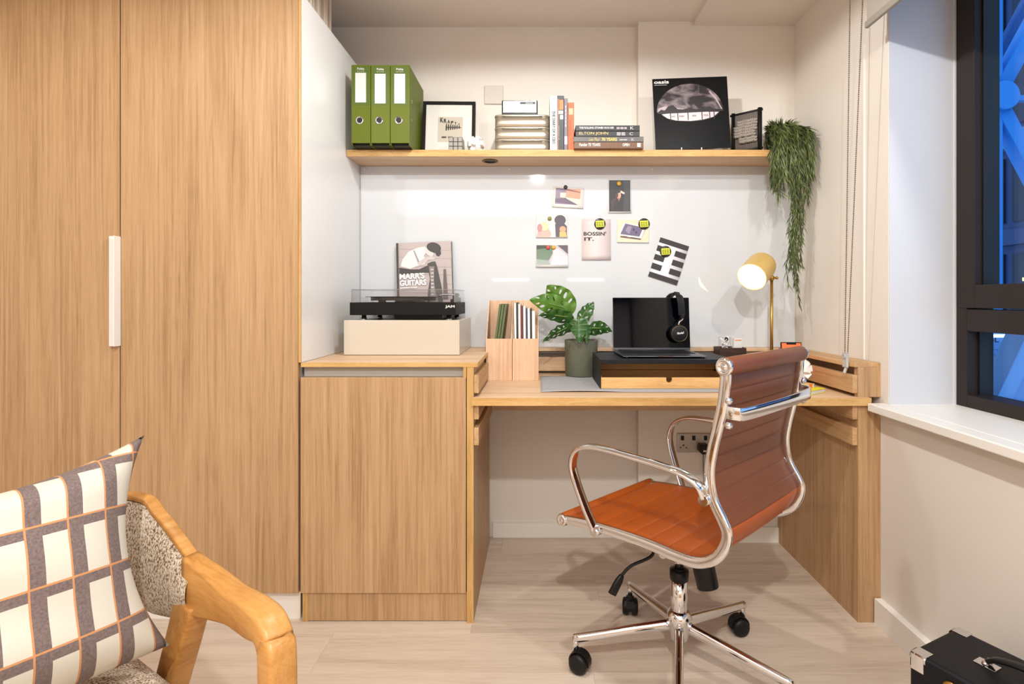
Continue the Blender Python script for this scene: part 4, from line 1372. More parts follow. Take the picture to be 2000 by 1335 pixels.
def leaf(base, tip, width, side_hint, m, holes=3, droop=.012, stem_from=None, seed=1, cup=.15):
    base, tip = V(base), V(tip)
    ax = (tip - base)
    Ln = ax.length
    ax = ax.normalized()
    sd = V(side_hint)
    sd = (sd - ax * sd.dot(ax)).normalized()
    nm = ax.cross(sd)
    if nm.y > 0: nm = -nm
    rnd = random.Random(seed)
    hs = []
    for k in range(holes):
        v = .22 + .56 * k / max(1, holes - 1) if holes > 1 else .5
        for sg in (-1, 1):
            hs.append((.5 + sg * rnd.uniform(.22, .30), v + rnd.uniform(-.03, .03), rnd.uniform(.085, .12), rnd.uniform(.026, .04), sg))
    def outline(v):
        return v ** .45 * (1 - v) ** .95 / .415 if 0 < v < 1 else 0.0
    def fn(u, v):
        t_ = (u - .5) * 2
        vv = -.02 + v * 1.02
        hw = width / 2 * outline(min(.999, max(.004, v)))
        back = -.10 * (t_ * t_) * (1 - v) * Ln if v < .3 else 0
        p = base + ax * (v * Ln + back) + sd * (t_ * hw)
        p += nm * (-cup * abs(t_) * hw + .0)
        p += V((0, 0, -droop * 4 * (v - .5) ** 2 * 1.0))
        p += nm * .003 * math.sin(v * 26) * abs(t_)
        return p
    def keep(u, v):
        for cu, cv, ru, rv, sg in hs:
            du = u - cu; dv = v - cv - (du * .35 * sg)
            if (du / ru) ** 2 + (dv / rv) ** 2 < 1: return False
        return True
    o = B().grid(40, 64, fn, keep).done('leaf', m, mp, recalc=False)
    s0 = stem_from or ctr
    mid = (V(s0) + base) / 2 + V((0, 0, .025))
    B().tube(cr([s0, mid, base, base + ax * Ln * .5], 6), [.0024] * 12 + [.0018] * 6 + [.001], 7).done('leaf_stem', mat('leaf_stalk', (118, 142, 66), .5), mp)
c_ = lambda dx, dy: ctr + V((dx, dy, 0))
leaf(mz(405, 300, 2.17), mz(220, 48, 2.14), .112, (1, -.2, .5), mleaf, 4, seed=2, stem_from=c_(-.01, 0), cup=.1)
leaf(mz(395, 290, 2.16), mz(62, 178, 2.11), .088, (-.3, -.2, 1), mleaf, 4, seed=3, stem_from=c_(-.012, .004), cup=.1)
leaf(mz(430, 365, 2.16), mz(142, 320, 2.10), .060, (.1, -.6, 1), mleaf2, 3, seed=4, stem_from=c_(-.014, 0))
leaf(mz(425, 440, 2.15), mz(178, 560, 2.10), .064, (.4, -.5, 1), mleaf2, 4, seed=5, stem_from=c_(-.01, -.01))
leaf(mz(520, 380, 2.22), mz(634, 198, 2.25), .066, (1, -.1, .6), mleaf2, 3, seed=6, stem_from=c_(.006, .01))
leaf(mz(600, 455, 2.19), mz(800, 462, 2.20), .066, (0, -.4, 1), mleaf2, 3, seed=7, stem_from=c_(.012, 0))
leaf(mz(500, 360, 2.15), mz(505, 560, 2.12), .074, (1, -.1, .0), mleaf2, 2, seed=8, stem_from=c_(0, -.004), cup=.25)
leaf(mz(570, 410, 2.16), mz(575, 565, 2.14), .042, (1, .2, 0), mleaf2, 0, seed=9, stem_from=c_(.006, -.006), cup=.3)
for dx, dy, tx in ((-.004, -.01, -.002), (.004, -.012, .006), (.01, -.006, .012), (-.010, -.008, -.014)):
    B().tube(cr([c_(dx, dy), c_(dx * 1.2, dy) + V((0, 0, .04)), c_(tx * 1.5, dy) + V((0, 0, .09))], 5), .0022, 7).done('stalk', mat('leaf_stalk', (1, 1, 1)), mp)

# monitor stand
ms_m = mat('black_steel_stand', (26, 27, 30), .5, spec=.25)
sx0, sx1, sy0, sy1 = .224, .705, 1.912, 2.172
zt = .856
mst = thing('monitor_stand', (.465, 2.08, ZM), 'black monitor stand with two bamboo drawers, carrying the laptop', 'monitor stand')
B().box(sx0, sx1, sy0, sy1, zt - .016, zt).box(sx0, sx0 + .003, sy0, sy1, ZM, zt - .016).box(sx1 - .003, sx1, sy0, sy1, ZM, zt - .016).box(sx0 + .003, sx1 - .003, sy1 - .003, sy1, ZM, zt - .016).done('shell', ms_m, mst, bevel=.0012)
def drawer(y0, z0, z1, nx, label):
    x0, x1 = sx0 + .004, sx1 - .004
    y1 = min(y0 + .215, sy1 - .006)
    b = B()
    # front with a round-bottomed finger notch
    r = .0105
    pts = [V((x0, y0, z0)), V((x1, y0, z0)), V((x1, y0, z1)), V((nx + r, y0, z1)), V((nx + r, y0, z1 - .008))]
    for k in range(1, 8):
        a = PI * k / 8
        pts.append(V((nx + r * math.cos(a), y0, z1 - .008 - r * math.sin(a))))
    pts += [V((nx - r, y0, z1 - .008)), V((nx - r, y0, z1)), V((x0, y0, z1))]
    b.prism(pts, (0, .008, 0))
    o = b.done('drawer', bamboo, mst, label=label)
    b = B()
    b.box(x0, x0 + .006, y0 + .008, y1, z0, z1).box(x1 - .006, x1, y0 + .008, y1, z0, z1).box(x0, x1, y1 - .006, y1, z0, z1).box(x0, x1, y0 + .008, y1, z0, z0 + .004)
    q = b.done('drawer_box', bamboo, o, recalc=True)
    return o
drawer(1.916, ZM + .0005, .7905, P(1307, 0, 1.916).x, 'lower bamboo drawer, pulled forward')
drawer(2.11, .7945, .838, P(1273, 0, 2.11).x, 'upper bamboo drawer, pushed back in shadow')

# laptop
lap = thing('laptop', (.464, 2.05, zt), 'dark grey open laptop with a black screen on the monitor stand', 'laptop')
lg = mat('space_grey_aluminium', (92, 92, 96), .35, metal=.8)
fl_, fr_, bl_, br_ = V((.312, 1.948, 0)), V((.6195, 1.944, 0)), V((.306, 2.156, 0)), V((.6165, 2.152, 0))
zb0, zb1 = zt + .0012, zt + .0095
b = B(); b.hexa([fl_ + V((0, 0, zb0 + .004)), fr_ + V((0, 0, zb0 + .004)), br_ + V((0, 0, zb0)), bl_ + V((0, 0, zb0)), fl_ + V((0, 0, zb1 - .001)), fr_ + V((0, 0, zb1 - .001)), br_ + V((0, 0, zb1)), bl_ + V((0, 0, zb1))])
b.done('base', lg, lap, bevel=.002)
for sx, sy in ((.05, .03), (.95, .03), (.05, .95), (.95, .95)):
    q = fl_.lerp(fr_, sx).lerp(bl_.lerp(br_, sx), sy)
    B().cyl(q + V((0, 0, zt)), q + V((0, 0, zb0 + .004)), .006, n=12).done('rubber_foot', black, lap)
kd = mat('key_black', (16, 16, 18), .45)
ex = (fr_ - fl_).normalized(); ey = (bl_ - fl_).normalized()
kb = B()
kb.obox(fl_ + ex * .154 + ey * .140 + V((0, 0, zb1 + .0001)), ex * .137, ey * .050, V((0, 0, .0002)))
kb.done('keyboard_well', black, lap)
kk = B()
for r in range(5):
    for c in range(14):
        p = fl_ + ex * (.154 - .130 + c * .020) + ey * (.140 - .040 + r * .020) + V((0, 0, zb1 + .0009))
        kk.obox(p, ex * .0088, ey * .0088, V((0, 0, .0006)))
kk.done('keys', kd, lap, kind='stuff')
B().obox(fl_ + ex * .154 + ey * .048 + V((0, 0, zb1 - .0002)), ex * .055, ey * .036, V((0, 0, .0003))).done('trackpad', mat('trackpad_grey', (78, 78, 82), .3, metal=.6), lap)
B().obox(fl_ + ex * .154 + V((0, -.0002, zb1 - .003)), ex * .030, V((0, .0006, 0)), V((0, 0, .0012))).done('lid_notch', chrome, lap)
sl = math.radians(6)
su = V((0, math.sin(sl), math.cos(sl)))
sux = (br_ - bl_).normalized()
so = bl_ + V((0, -.001, zb1 + .001))
sn = sux.cross(su)
slab('screen_lid', so, sux, su, .3105, .2135, .0045, lg, lap, bevel=.002)
slab('display', so + sn * .0006 + sux * .0012 + su * .010, sux, su, .308, .2025, .0006, mat('black_display', (2, 3, 8), .04, spec=.2), lap, bevel=0)
scribble(so + sn * .0012 + sux * .141 + su * .0035, sux, su, .028, .0035, mat('ink_grey', (1, 1, 1)), lap, 1, 1)
B().cyl(so + sux * .02 + V((0, .002, -.001)), so + sux * .29 + V((0, .002, -.001)), .004, n=12).done('hinge', black, lap)

# headphones over the screen corner
hp = thing('headphones', V((.60, 2.15, zt + .03)), 'black headphones hanging over the right corner of the laptop screen', 'headphones')
hd = mat('black_leatherette', (22, 22, 23), .5, spec=.25, bump=(300, .3))
DY = 2.135
def hz(x, y, d): return P(1020 + x / 4.545, 540 + y / 4.545, d)
front = [hz(1330, 158, 2.20), hz(1368, 150, 2.165), hz(1392, 172, DY), hz(1405, 220, DY - .008), hz(1412, 280, DY - .010), hz(1415, 345, DY - .010)]
back = [hz(1330, 158, 2.20), hz(1302, 190, 2.235), hz(1290, 260, 2.25), hz(1288, 345, 2.25)]
path = list(reversed(cr(back, 6)))[:-1] + cr(front, 6)
B().sweep(path, [.030] * len(path), [.009] * len(path), up=[V((.3, -1, .2)) if i > len(path) * .5 else V((-.2, .6, 1)) for i in range(len(path))], rnd=.8).done('headband', hd, hp)
for (x, y, d, s_) in ((1392, 505, DY - .012, 1), (1300, 500, 2.245, -1)):
    c = hz(x, y, d)
    ax = V((0, -1, 0)) * s_
    B().tube(cr([hz(x + 22, 345, d), hz(x + 30, 378, d - .002 * s_), hz(x + 4, 400, d - .004 * s_), hz(x - 5, 430, d - .004 * s_)], 5), .0035, 8).done('yoke', chrome if s_ > 0 else black, hp)
    B().tube(cr([hz(x + 22, 335, d), hz(x + 26, 352, d), hz(x + 26, 370, d)], 4), .009, 10).done('slider', black, hp)
    b = B()
    R_ = Matrix.Identity(3)
    outer = [(.021, 0), (.033, .002), (.036, .008), (.035, .015), (.026, .019), (.001, .020)]
    b.lathe(outer, c - ax * .008, ax, 32)
    b.done('ear_cup', hd, hp)
    B().lathe([(.020, 0), (.030, -.004), (.034, -.012), (.030, -.020), (.016, -.021)], c - ax * .008, ax, 28).done('ear_pad', blacksoft, hp)
    if s_ > 0:
        B().tube([c + V((.031 * math.cos(2 * PI * k / 28), -.0085, .031 * math.sin(2 * PI * k / 28))) for k in range(28)], .0012, 6, closed=True).done('cup_ring', mat('brass_trim', (140, 120, 80), .3, metal=1), hp)
        text('Marshall', c + V((-.011, -.0122, -.003)), V((1, 0, .12)), (0, 0, 1), .027, .009, wh, hp, shear=.2, bold=.02)

# small dark box with white cards
q0, q1 = P(1406, 679, 2.19), P(1458, 679, 2.19)
bxx = thing('desk_caddy', ((q0.x + q1.x) / 2, 2.22, ZD), 'dark brown wooden desk caddy holding white cards and a pot of clips', 'caddy')
dkw = wood('walnut', (38, 24, 18), (56, 36, 28), (72, 48, 36), axis='X', across=50, along=5)
ztop = q0.z
b = B()
x0, x1, y0, y1 = q0.x, q1.x, 2.19, 2.27
b.box(x0, x1, y0, y0 + .005, ZD, ztop).box(x0, x1, y1 - .005, y1, ZD, ztop).box(x0, x0 + .005, y0 + .005, y1 - .005, ZD, ztop).box(x1 - .005, x1, y0 + .005, y1 - .005, ZD, ztop).box(x0, x1, y0, y1, ZD, ZD + .005)
b.box(x0 + .005, x1 - .005, y0 + .005, y1 - .005, ztop - .02, ztop - .016)
b.done('box', dkw, bxx, bevel=.001)
zc_ = ztop - .0155
cj = thing('clip_jar', (x0 + .032, 2.228, zc_), 'small clear jar of white clips in the dark desk caddy', 'jar')
B().lathe([(.001, 0), (.024, 0), (.026, .004), (.026, .058), (.0245, .058), (.0245, .004), (.001, .003)], (x0 + .034, 2.228, zc_), n=28, cap0=False, cap1=False).done('jar', glassy('jar_clear', (253, 253, 254), .03), cj)
b = B()
rr = random.Random(3)
for k in range(16):
    a = V((rr.uniform(-1, 1), rr.uniform(-1, 1), rr.uniform(-1, 1))).normalized(); e = a.orthogonal().normalized()
    b.obox(V((x0 + .034 + rr.uniform(-.012, .012), 2.228 + rr.uniform(-.012, .012), zc_ + .012 + k * .0026)), a * .010, e * .006, a.cross(e) * .0015)
b.done('clips', wc, cj, kind='stuff')
B().ball((x0 + .038, 2.222, zc_ + .050), .008, nu=10, nv=6).done('dark_clip', black, cj)
cd = thing('card_pack', (x0 + .078, 2.22, zc_), 'pack of white cards with orange corners in the dark desk caddy', 'cards')
B().obox((x0 + .080, 2.215, zc_ + .026), V((.018, .002, 0)), V((-.001, .008, 0)), V((.002, 0, .0265))).done('cards', white_p, cd, bevel=.0008)
B().obox((x0 + .0815, 2.2065, zc_ + .046), V((.014, .0015, 0)), V((0, .0004, 0)), V((0, 0, .0015))).done('card_print', orange, cd)

# desk lamp
brass = mat('satin_brass', (190, 150, 78), .28, metal=.9)
brass2 = mat('brass_shade', (216, 180, 108), .4, metal=.2, spec=.5)
lx, ly = P(1507, 0, 2.19).x, 2.19
zpt = P(0, 542, 2.19).z
dl = thing('desk_lamp', (lx, ly, ZD), 'lit brass desk lamp with a tilted cylinder shade, at the back of the desk', 'lamp')
B().lathe([(.001, 0), (.065, 0), (.068, .004), (.066, .010), (.010, .013), (.001, .013)], (lx, ly, ZD), n=40, cap0=False, cap1=False).done('base', brass, dl)
B().cyl((lx, ly, ZD + .012), (lx, ly, zpt), .0062, n=20).done('stem', brass, dl)
B().lathe([(.007, 0), (.011, .005), (.011, .016), (.006, .022)], (lx, ly, zpt - .012), n=20).done('joint', brass, dl)
B().cyl((lx - .004, ly, zpt), (lx + .016, ly - .002, zpt - .001), .004).ball((lx + .020, ly - .003, zpt - .001), .0065, nu=12, nv=8).done('thumbscrew', brass, dl)
mouth = P(1468, 541, 2.08)
rear = P(1493, 512, 2.165)
ax = (mouth - rear).normalized()
rs = .0565
Ls = .122
rear_c = mouth - ax * Ls
b = B()
b.lathe([(rs, 0), (rs, -Ls + .02), (rs * .94, -Ls + .006), (rs * .8, -Ls + .001), (.001, -Ls), (.001, -Ls + .003), (rs * .78, -Ls + .005), (rs * .93, -Ls + .012), (rs - .003, -Ls + .024), (rs - .003, 0), (rs, 0)], mouth, ax, 48, False, False)
b.done('shade', brass2, dl)
b = B(); b.tube(cr([V((lx, ly, zpt)), (V((lx, ly, zpt)) + (mouth - ax * .055)) / 2 + V((.012, 0, .004)), mouth - ax * .065 + (V((lx, ly, zpt)) - (mouth - ax * .065)).normalized() * rs * .9], 5), .005, 10)
b.done('bracket', brass, dl)
B().lathe([(.012, -.08), (.014, -.06), (.020, -.045)], mouth, ax, 20).done('bulb_holder', brass, dl)
B().ball(mouth - ax * .014, .0505, nu=28, nv=16).done('bulb', mat('glowing_bulb', (255, 248, 236), .5, emit=(255, 240, 216), estr=11), dl, label='glowing white globe bulb')

# phone leaning at the back
pq = thing('smartphone', V((.95, 2.06, ZD)), 'smartphone with an orange screen leaning up behind the desk chair', 'phone')
pa = V((1, -.12, 0)).normalized(); pu = V((.02, .14, 1)).normalized(); pu = (pu - pa * pu.dot(pa)).normalized()
po = V((P(1527, 0, 2.06).x, 2.055, ZD + .012))
pw, ph = .078, .148
slab('phone_body', po, pa, pu, pw, ph, .008, black, pq, bevel=.003)
pn = pa.cross(pu)
slab('screen', po + pn * .0006 + pa * .004 + pu * .004, pa, pu, pw - .008, ph - .008, .0008, mat('orange_screen', (226, 96, 50), .3, emit=(226, 84, 40), estr=.8), pq, bevel=0)
B().obox(po + pn * .0009 + pa * pw / 2 + pu * (ph - .007), pa * .018, pn * .0004, pu * .003).done('notch', black, pq)
B().obox(po + pn * .0009 + pa * pw * .6 + pu * (ph - .030), pa * .023, pn * .0003, pu * .006).obox(po + pn * .0009 + pa * .014 + pu * (ph - .028), pa * .004, pn * .0003, pu * .004).done('screen_message', mat('screen_white', (250, 230, 222), .4, emit=(250, 230, 222), estr=.7), pq)
B().obox(po + V((.04, .022, -.007)) , pa * .03, V((0, .03, 0)), V((0, 0, .004))).done('stand_foot', black, pq)

# notebooks and second ornament
def book_flat(c, ang, w, l, z0, th, m, label, elastic=False, pm=white_p):
    a = math.radians(ang)
    ex, ey = V((math.cos(a), math.sin(a), 0)), V((-math.sin(a), math.cos(a), 0))
    t = thing('notebook', (c[0], c[1], z0), label, 'notebook')
    C0 = V((c[0], c[1], z0))
    B().obox(C0 + V((0, 0, .001)), ex * w / 2, ey * l / 2, V((0, 0, .001))).obox(C0 + V((0, 0, th - .001)), ex * w / 2, ey * l / 2, V((0, 0, .001))).obox(C0 - ex * (w / 2 - .001) + V((0, 0, th / 2)), ex * .001, ey * l / 2, V((0, 0, th / 2 - .001))).done('cover', m, t, bevel=.0005)
    B().obox(C0 + ex * .0005 + V((0, 0, th / 2)), ex * (w / 2 - .002), ey * (l / 2 - .002), V((0, 0, th / 2 - .002))).done('pages', pm, t)
    return C0, ex, ey, t
yel = mat('yellow_cover', (228, 212, 22), .4)
book_flat((.897, 1.90), 36, .125, .19, ZD, .015, yel, 'yellow notebook on the desk behind the chair, under the smaller notebook')
zz = ZD + .0152
C0, ex, ey, t = book_flat((.900, 1.925), 20, .10, .15, zz, .013, mat('buff_cover', (214, 190, 130), .5), 'small buff notebook with an orange band, on top of the yellow notebook')
B().obox(C0 + ex * .032 + V((0, 0, .0066)), ex * .006, ey * .0755, V((0, 0, .0068))).done('band', orange, t)
knot('faceted_ornament', (.957, 1.945, zz + .013 + .040), .040, 'white faceted ornament standing on the notebooks, beside the chair back', 9)
# ------------------------------------------------------------------ office chair
CH = V((.41, 1.545, 0))
CRZ = math.atan2(.69, .724)
oc = thing('office_chair', CH, 'tan leather office chair with chrome frame and five castors at the desk', 'chair', rz=CRZ)
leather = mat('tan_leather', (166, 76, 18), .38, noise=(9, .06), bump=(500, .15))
leather_shaded = mat('tan_leather_shaded', (116, 62, 34), .42, noise=(9, .06), bump=(500, .15))  # same leather as the seat, shade of the back painted into the colour
HW = .217
# profile (t forward from the bulge plane, z)
prof = [(0.0, .915), (.003, .87), (.010, .82), (.022, .77), (.034, .72), (.0415, .665), (.033, .61), (.008, .565), (-.002, .54), (.004, .508), (.028, .472), (.074, .447), (.13, .443), (.19, .445), (.26, .444), (.335, .440), (.42, .433), (.506, .422)]
def L(u, t, z):            # chair-local point
    return V((u, t - .254, z))
side = cr([L(0, t, z) for t, z in prof], 6)
for sg in (-1, 1):
    pts = [p + V((sg * HW, 0, 0)) for p in side]
    B().sweep(pts, .015, .026, up=[None] * 0 or [V((0, 0, 1))] * 0 or (lambda P_: [((P_[min(i + 1, len(P_) - 1)] - P_[max(i - 1, 0)]).cross(V((1, 0, 0)))) for i in range(len(P_))])(pts), rnd=.75).done('side_rail', chrome, oc, local=True)
# sling: seat and back
def seg_surface(i0, i1, name, m, ribs, wrap_u=.0035):
    path = side[i0:i1 + 1]
    # arc length
    acc = [0]
    for a, c in zip(path, path[1:]): acc.append(acc[-1] + (c - a).length)
    tot = acc[-1]
    def at(s_):
        s_ = max(0, min(tot, s_))
        for k in range(len(path) - 1):
            if acc[k + 1] >= s_:
                f = (s_ - acc[k]) / (acc[k + 1] - acc[k])
                p = path[k].lerp(path[k + 1], f)
                d = (path[min(k + 2, len(path) - 1)] - path[max(k - 1, 0)]).normalized()
                return p, d
        return path[-1], (path[-1] - path[-2]).normalized()
    pitch = tot / ribs
    def nrm(d):                       # towards the sitter
        return V((0, -d.z, d.y)) * -1 if False else V((0, d.z * -1, d.y))
    b = B()
    NV = ribs * 16
    hw = HW - .006
    for sidef in (1, -1):
        def fn(u, v):
            p, d = at(v * tot)
            n = V((0, -d.z, d.y))
            ph = (v * tot / pitch) % 1.0
            puff = .0042 * (abs(math.sin(PI * ph)) ** .28)
            x = (u * 2 - 1) * hw
            edge = 1 - abs(u * 2 - 1) ** 8
            sag = .009 - .003 * (1 - (u * 2 - 1) ** 2)
            return p + V((x, 0, 0)) + n * ((.002 + puff * edge) * sidef + sag)
        b.grid(24, NV, fn)
    bmesh.ops.remove_doubles(b.bm, verts=b.bm.verts, dist=.0002)
    return b.done(name, m, oc, local=True)
isplit = 8 * 6
seg_surface(2, isplit, 'backrest', leather_shaded, 9)
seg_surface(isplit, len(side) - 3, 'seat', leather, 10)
# rollers
for (t_, z_, r_, nm, m_) in ((0.0, .918, .0215, 'head_roll', leather_shaded), (.508, .421, .0185, 'front_roll', leather)):
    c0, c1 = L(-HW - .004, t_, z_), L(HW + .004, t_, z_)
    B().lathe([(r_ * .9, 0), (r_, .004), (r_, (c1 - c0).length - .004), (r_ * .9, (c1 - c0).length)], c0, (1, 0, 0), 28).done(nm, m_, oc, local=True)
    for c, a in ((c0, -1), (c1, 1)):
        q = B().lathe([(r_ * .95, 0), (r_ * .98, .006), (r_ * .86, .010), (r_ * .55, .010), (r_ * .5, .007), (r_ * .28, .007), (r_ * .22, .010), (.001, .010)], c, (a, 0, 0), 28).done('end_cap', chrome, oc, local=True, label='round chrome end cap')
# armrests
arm = [(.048, .612), (.060, .640), (.1016, .660), (.165, .668), (.229, .672), (.32, .674), (.382, .668), (.425, .645), (.443, .605), (.436, .56), (.4045, .485), (.378, .432)]
for sg in (-1, 1):
    pts = []
    for i, (t_, z_) in enumerate(arm):
        k = i / (len(arm) - 1)
        bow = .010 + .030 * math.sin(PI * min(1, k * 1.0))
        pts.append(L(sg * (HW + bow), t_, z_))
    pp_ = cr(pts, 6)
    ups = [(pp_[min(i + 1, len(pp_) - 1)] - pp_[max(i - 1, 0)]).cross(V((1, 0, 0))) for i in range(len(pp_))]
    B().sweep(pp_, .030, .013, up=ups, rnd=.95).done('armrest', chrome, oc, local=True)
    for (t_, z_) in ((.046, .606), (.376, .430)):
        B().cyl(L(sg * (HW - .010), t_, z_), L(sg * (HW + .022), t_, z_), .0125, n=20).done('arm_bolt', chrome, oc, local=True)
# back handle
z_h = .816
hpts = [L(-HW, .006, z_h), L(-HW + .002, -.022, z_h - .002), L(-HW + .035, -.034, z_h - .004), L(0, -.040, z_h - .004), L(HW - .035, -.034, z_h - .004), L(HW - .002, -.022, z_h - .002), L(HW, .006, z_h)]
B().sweep(cr(hpts, 8), .007, .030, up=(0, 0, 1), rnd=.6).done('back_brace', chrome, oc, local=True)
for sg in (-1, 1):
    for dz in (.026, -.030):
        B().ball(L(sg * (HW + .003), -.008, z_h + dz), .009, nu=12, nv=8).done('brace_bolt', chrome, oc, local=True)
# mechanism
B().box(-.075, .075, -.11, .12, .388, .412).done('mechanism', black, oc, local=True, bevel=.008)
B().box(-.125, .125, -.105, -.065, .408, .432).box(-.125, .125, .075, .115, .408, .430).done('seat_bracket', black, oc, local=True, bevel=.004)
for y_ in (-.085, .095):
    B().tube([V((-HW, y_, .434)), V((-.12, y_, .424)), V((.12, y_, .424)), V((HW, y_, .434))], .011, 12).done('cross_tube', chrome, oc, local=True)
def W(px, py, d):
    return ROOTM[oc.name].inverted() @ P(px, py, d)
k0 = W(1368, 1098, 1.47); k1 = W(1383, 1148, 1.45)
B().cyl(k0 + V((0, 0, .03)), k1, .030, .029, n=28).done('tension_knob', black, oc, local=True, bevel=.003)
lv = [V((-.02, .05, .398)), V((-.06, .06, .392)), W(1275, 1082, 1.52), W(1232, 1105, 1.515), W(1210, 1128, 1.51)]
B().tube(cr(lv, 6), .0045, 10).done('lever', black, oc, local=True)
p0, p1 = W(1215, 1122, 1.51), W(1195, 1160, 1.50)
B().sweep([p0, p0.lerp(p1, .3), p1], [.014, .024, .027], [.010, .013, .013], up=(.3, 1, 0), rnd=.7).done('lever_paddle', black, oc, local=True, bevel=.002)
# column and base
B().cyl((0, 0, .27), (0, 0, .392), .0135, n=24).done('gas_rod', chrome, oc, local=True)
B().lathe([(.026, .262), (.027, .275), (.027, .289), (.014, .293)], n=28).done('collar', black, oc, local=True)
B().lathe([(.0245, .13), (.0235, .20), (.0235, .268)], n=32).done('column', chrome, oc, local=True)
B().lathe([(.022, .092), (.026, .094), (.030, .12), (.036, .150), (.036, .160), (.030, .170), (.024, .176)], n=32).done('hub', chrome, oc, local=True)
angs = [180, 108, 34, -38, -105]
for a in angs:
    an = math.radians(a) - CRZ
    d = V((math.cos(an), math.sin(an), 0))
    base_pts = [d * .022 + V((0, 0, .132)), d * .12 + V((0, 0, .118)), d * .22 + V((0, 0, .102)), d * .305 + V((0, 0, .090))]
    B().tube(cr(base_pts, 5), [.0165 - .0045 * i / 15 for i in range(16)], 16, up=(0, 0, 1), flat=.8).done('base_leg', chrome, oc, local=True)
    c = d * .300
    sw = an + 1.1
    w_ = V((math.cos(sw), math.sin(sw), 0)); f_ = V((-w_.y, w_.x, 0))
    cc = c + f_ * .014
    ca = B()
    ca.cyl(c + V((0, 0, .055)), c + V((0, 0, .092)), .0085, n=14)
    co = ca.done('castor_stem', chrome, oc, local=True)
    for sg in (-1, 1):
        B().lathe([(.010, -.009), (.025, -.009), (.0275, -.005), (.0275, .005), (.024, .010), (.012, .012), (.001, .012)], cc + w_ * sg * .0145 + V((0, 0, .0278)), w_ * sg, 24).done('castor_wheel', black, co, local=True)
    hb = B()
    for k in range(10):
        a0 = math.radians(-10 + 200 * k / 10); a1 = math.radians(-10 + 200 * (k + 1) / 10)
        q0 = cc + V((0, 0, .030)) + f_ * (math.cos(a0) * .031) + V((0, 0, math.sin(a0) * .031))
        q1 = cc + V((0, 0, .030)) + f_ * (math.cos(a1) * .031) + V((0, 0, math.sin(a1) * .031))
        i0 = cc + V((0, 0, .030)) + (q0 - cc - V((0, 0, .030))) * .9
        i1 = cc + V((0, 0, .030)) + (q1 - cc - V((0, 0, .030))) * .9
        e = w_ * .013
        hb.hexa([i0 - e, i1 - e, i1 + e, i0 + e, q0 - e, q1 - e, q1 + e, q0 + e])
    hb.done('castor_hood', black, co, local=True)

# ------------------------------------------------------------------ lounge armchair
AC = V((-.734, .6165, 0))
ARZ = math.atan2(-.53, .85) - PI / 2          # local +y points where the chair faces
ac = thing('armchair', AC, 'wooden armchair with flecked brown tweed upholstery, cut off at the lower left', 'armchair', rz=ARZ)
def seat_noise():
    m = bpy.data.materials.new('flecked_tweed')
    m.use_nodes = True
    nt = m.node_tree
    b = nt.nodes['Principled BSDF']
    b.inputs['Roughness'].default_value = .95
    tc = nt.nodes.new('ShaderNodeTexCoord')
    mp = nt.nodes.new('ShaderNodeMapping'); mp.inputs['Scale'].default_value = (380, 380, 230)
    n = nt.nodes.new('ShaderNodeTexNoise'); n.inputs['Scale'].default_value = 1.0; n.inputs['Detail'].default_value = 3
    n.inputs['Roughness'].default_value = .7
    n2 = nt.nodes.new('ShaderNodeTexNoise'); n2.inputs['Scale'].default_value = 12; n2.inputs['Detail'].default_value = 2
    nt.links.new(tc.outputs['Object'], mp.inputs[0]); nt.links.new(mp.outputs[0], n.inputs[0]); nt.links.new(tc.outputs['Object'], n2.inputs[0])
    ma = nt.nodes.new('ShaderNodeMath'); ma.operation = 'MULTIPLY_ADD'; ma.inputs[1].default_value = .25
    nt.links.new(n2.outputs['Fac'], ma.inputs[0]); nt.links.new(n.outputs['Fac'], ma.inputs[2])
    r = nt.nodes.new('ShaderNodeValToRGB')
    e = r.color_ramp.elements
    e[0].position = .46; e[0].color = lin((66, 48, 38))
    e[1].position = .70; e[1].color = lin((228, 216, 200))
    q = e.new(.55); q.color = lin((140, 112, 84))
    q = e.new(.61); q.color = lin((196, 174, 148))
    nt.links.new(ma.outputs[0], r.inputs[0]); nt.links.new(r.outputs[0], b.inputs['Base Color'])
    bp = nt.nodes.new('ShaderNodeBump'); bp.inputs['Strength'].default_value = .6; bp.inputs['Distance'].default_value = .002
    nt.links.new(n.outputs['Fac'], bp.inputs['Height']); nt.links.new(bp.outputs['Normal'], b.inputs['Normal'])
    return m
tweed = seat_noise()
chair_wood_y = wood('honey_beech_lengthways', (166, 110, 52), (192, 136, 72), (208, 154, 88), axis='Y', across=40, along=4, rough=0.35)
def AL(px, py, d): return ROOTM[ac.name].inverted() @ P(px, py, d)
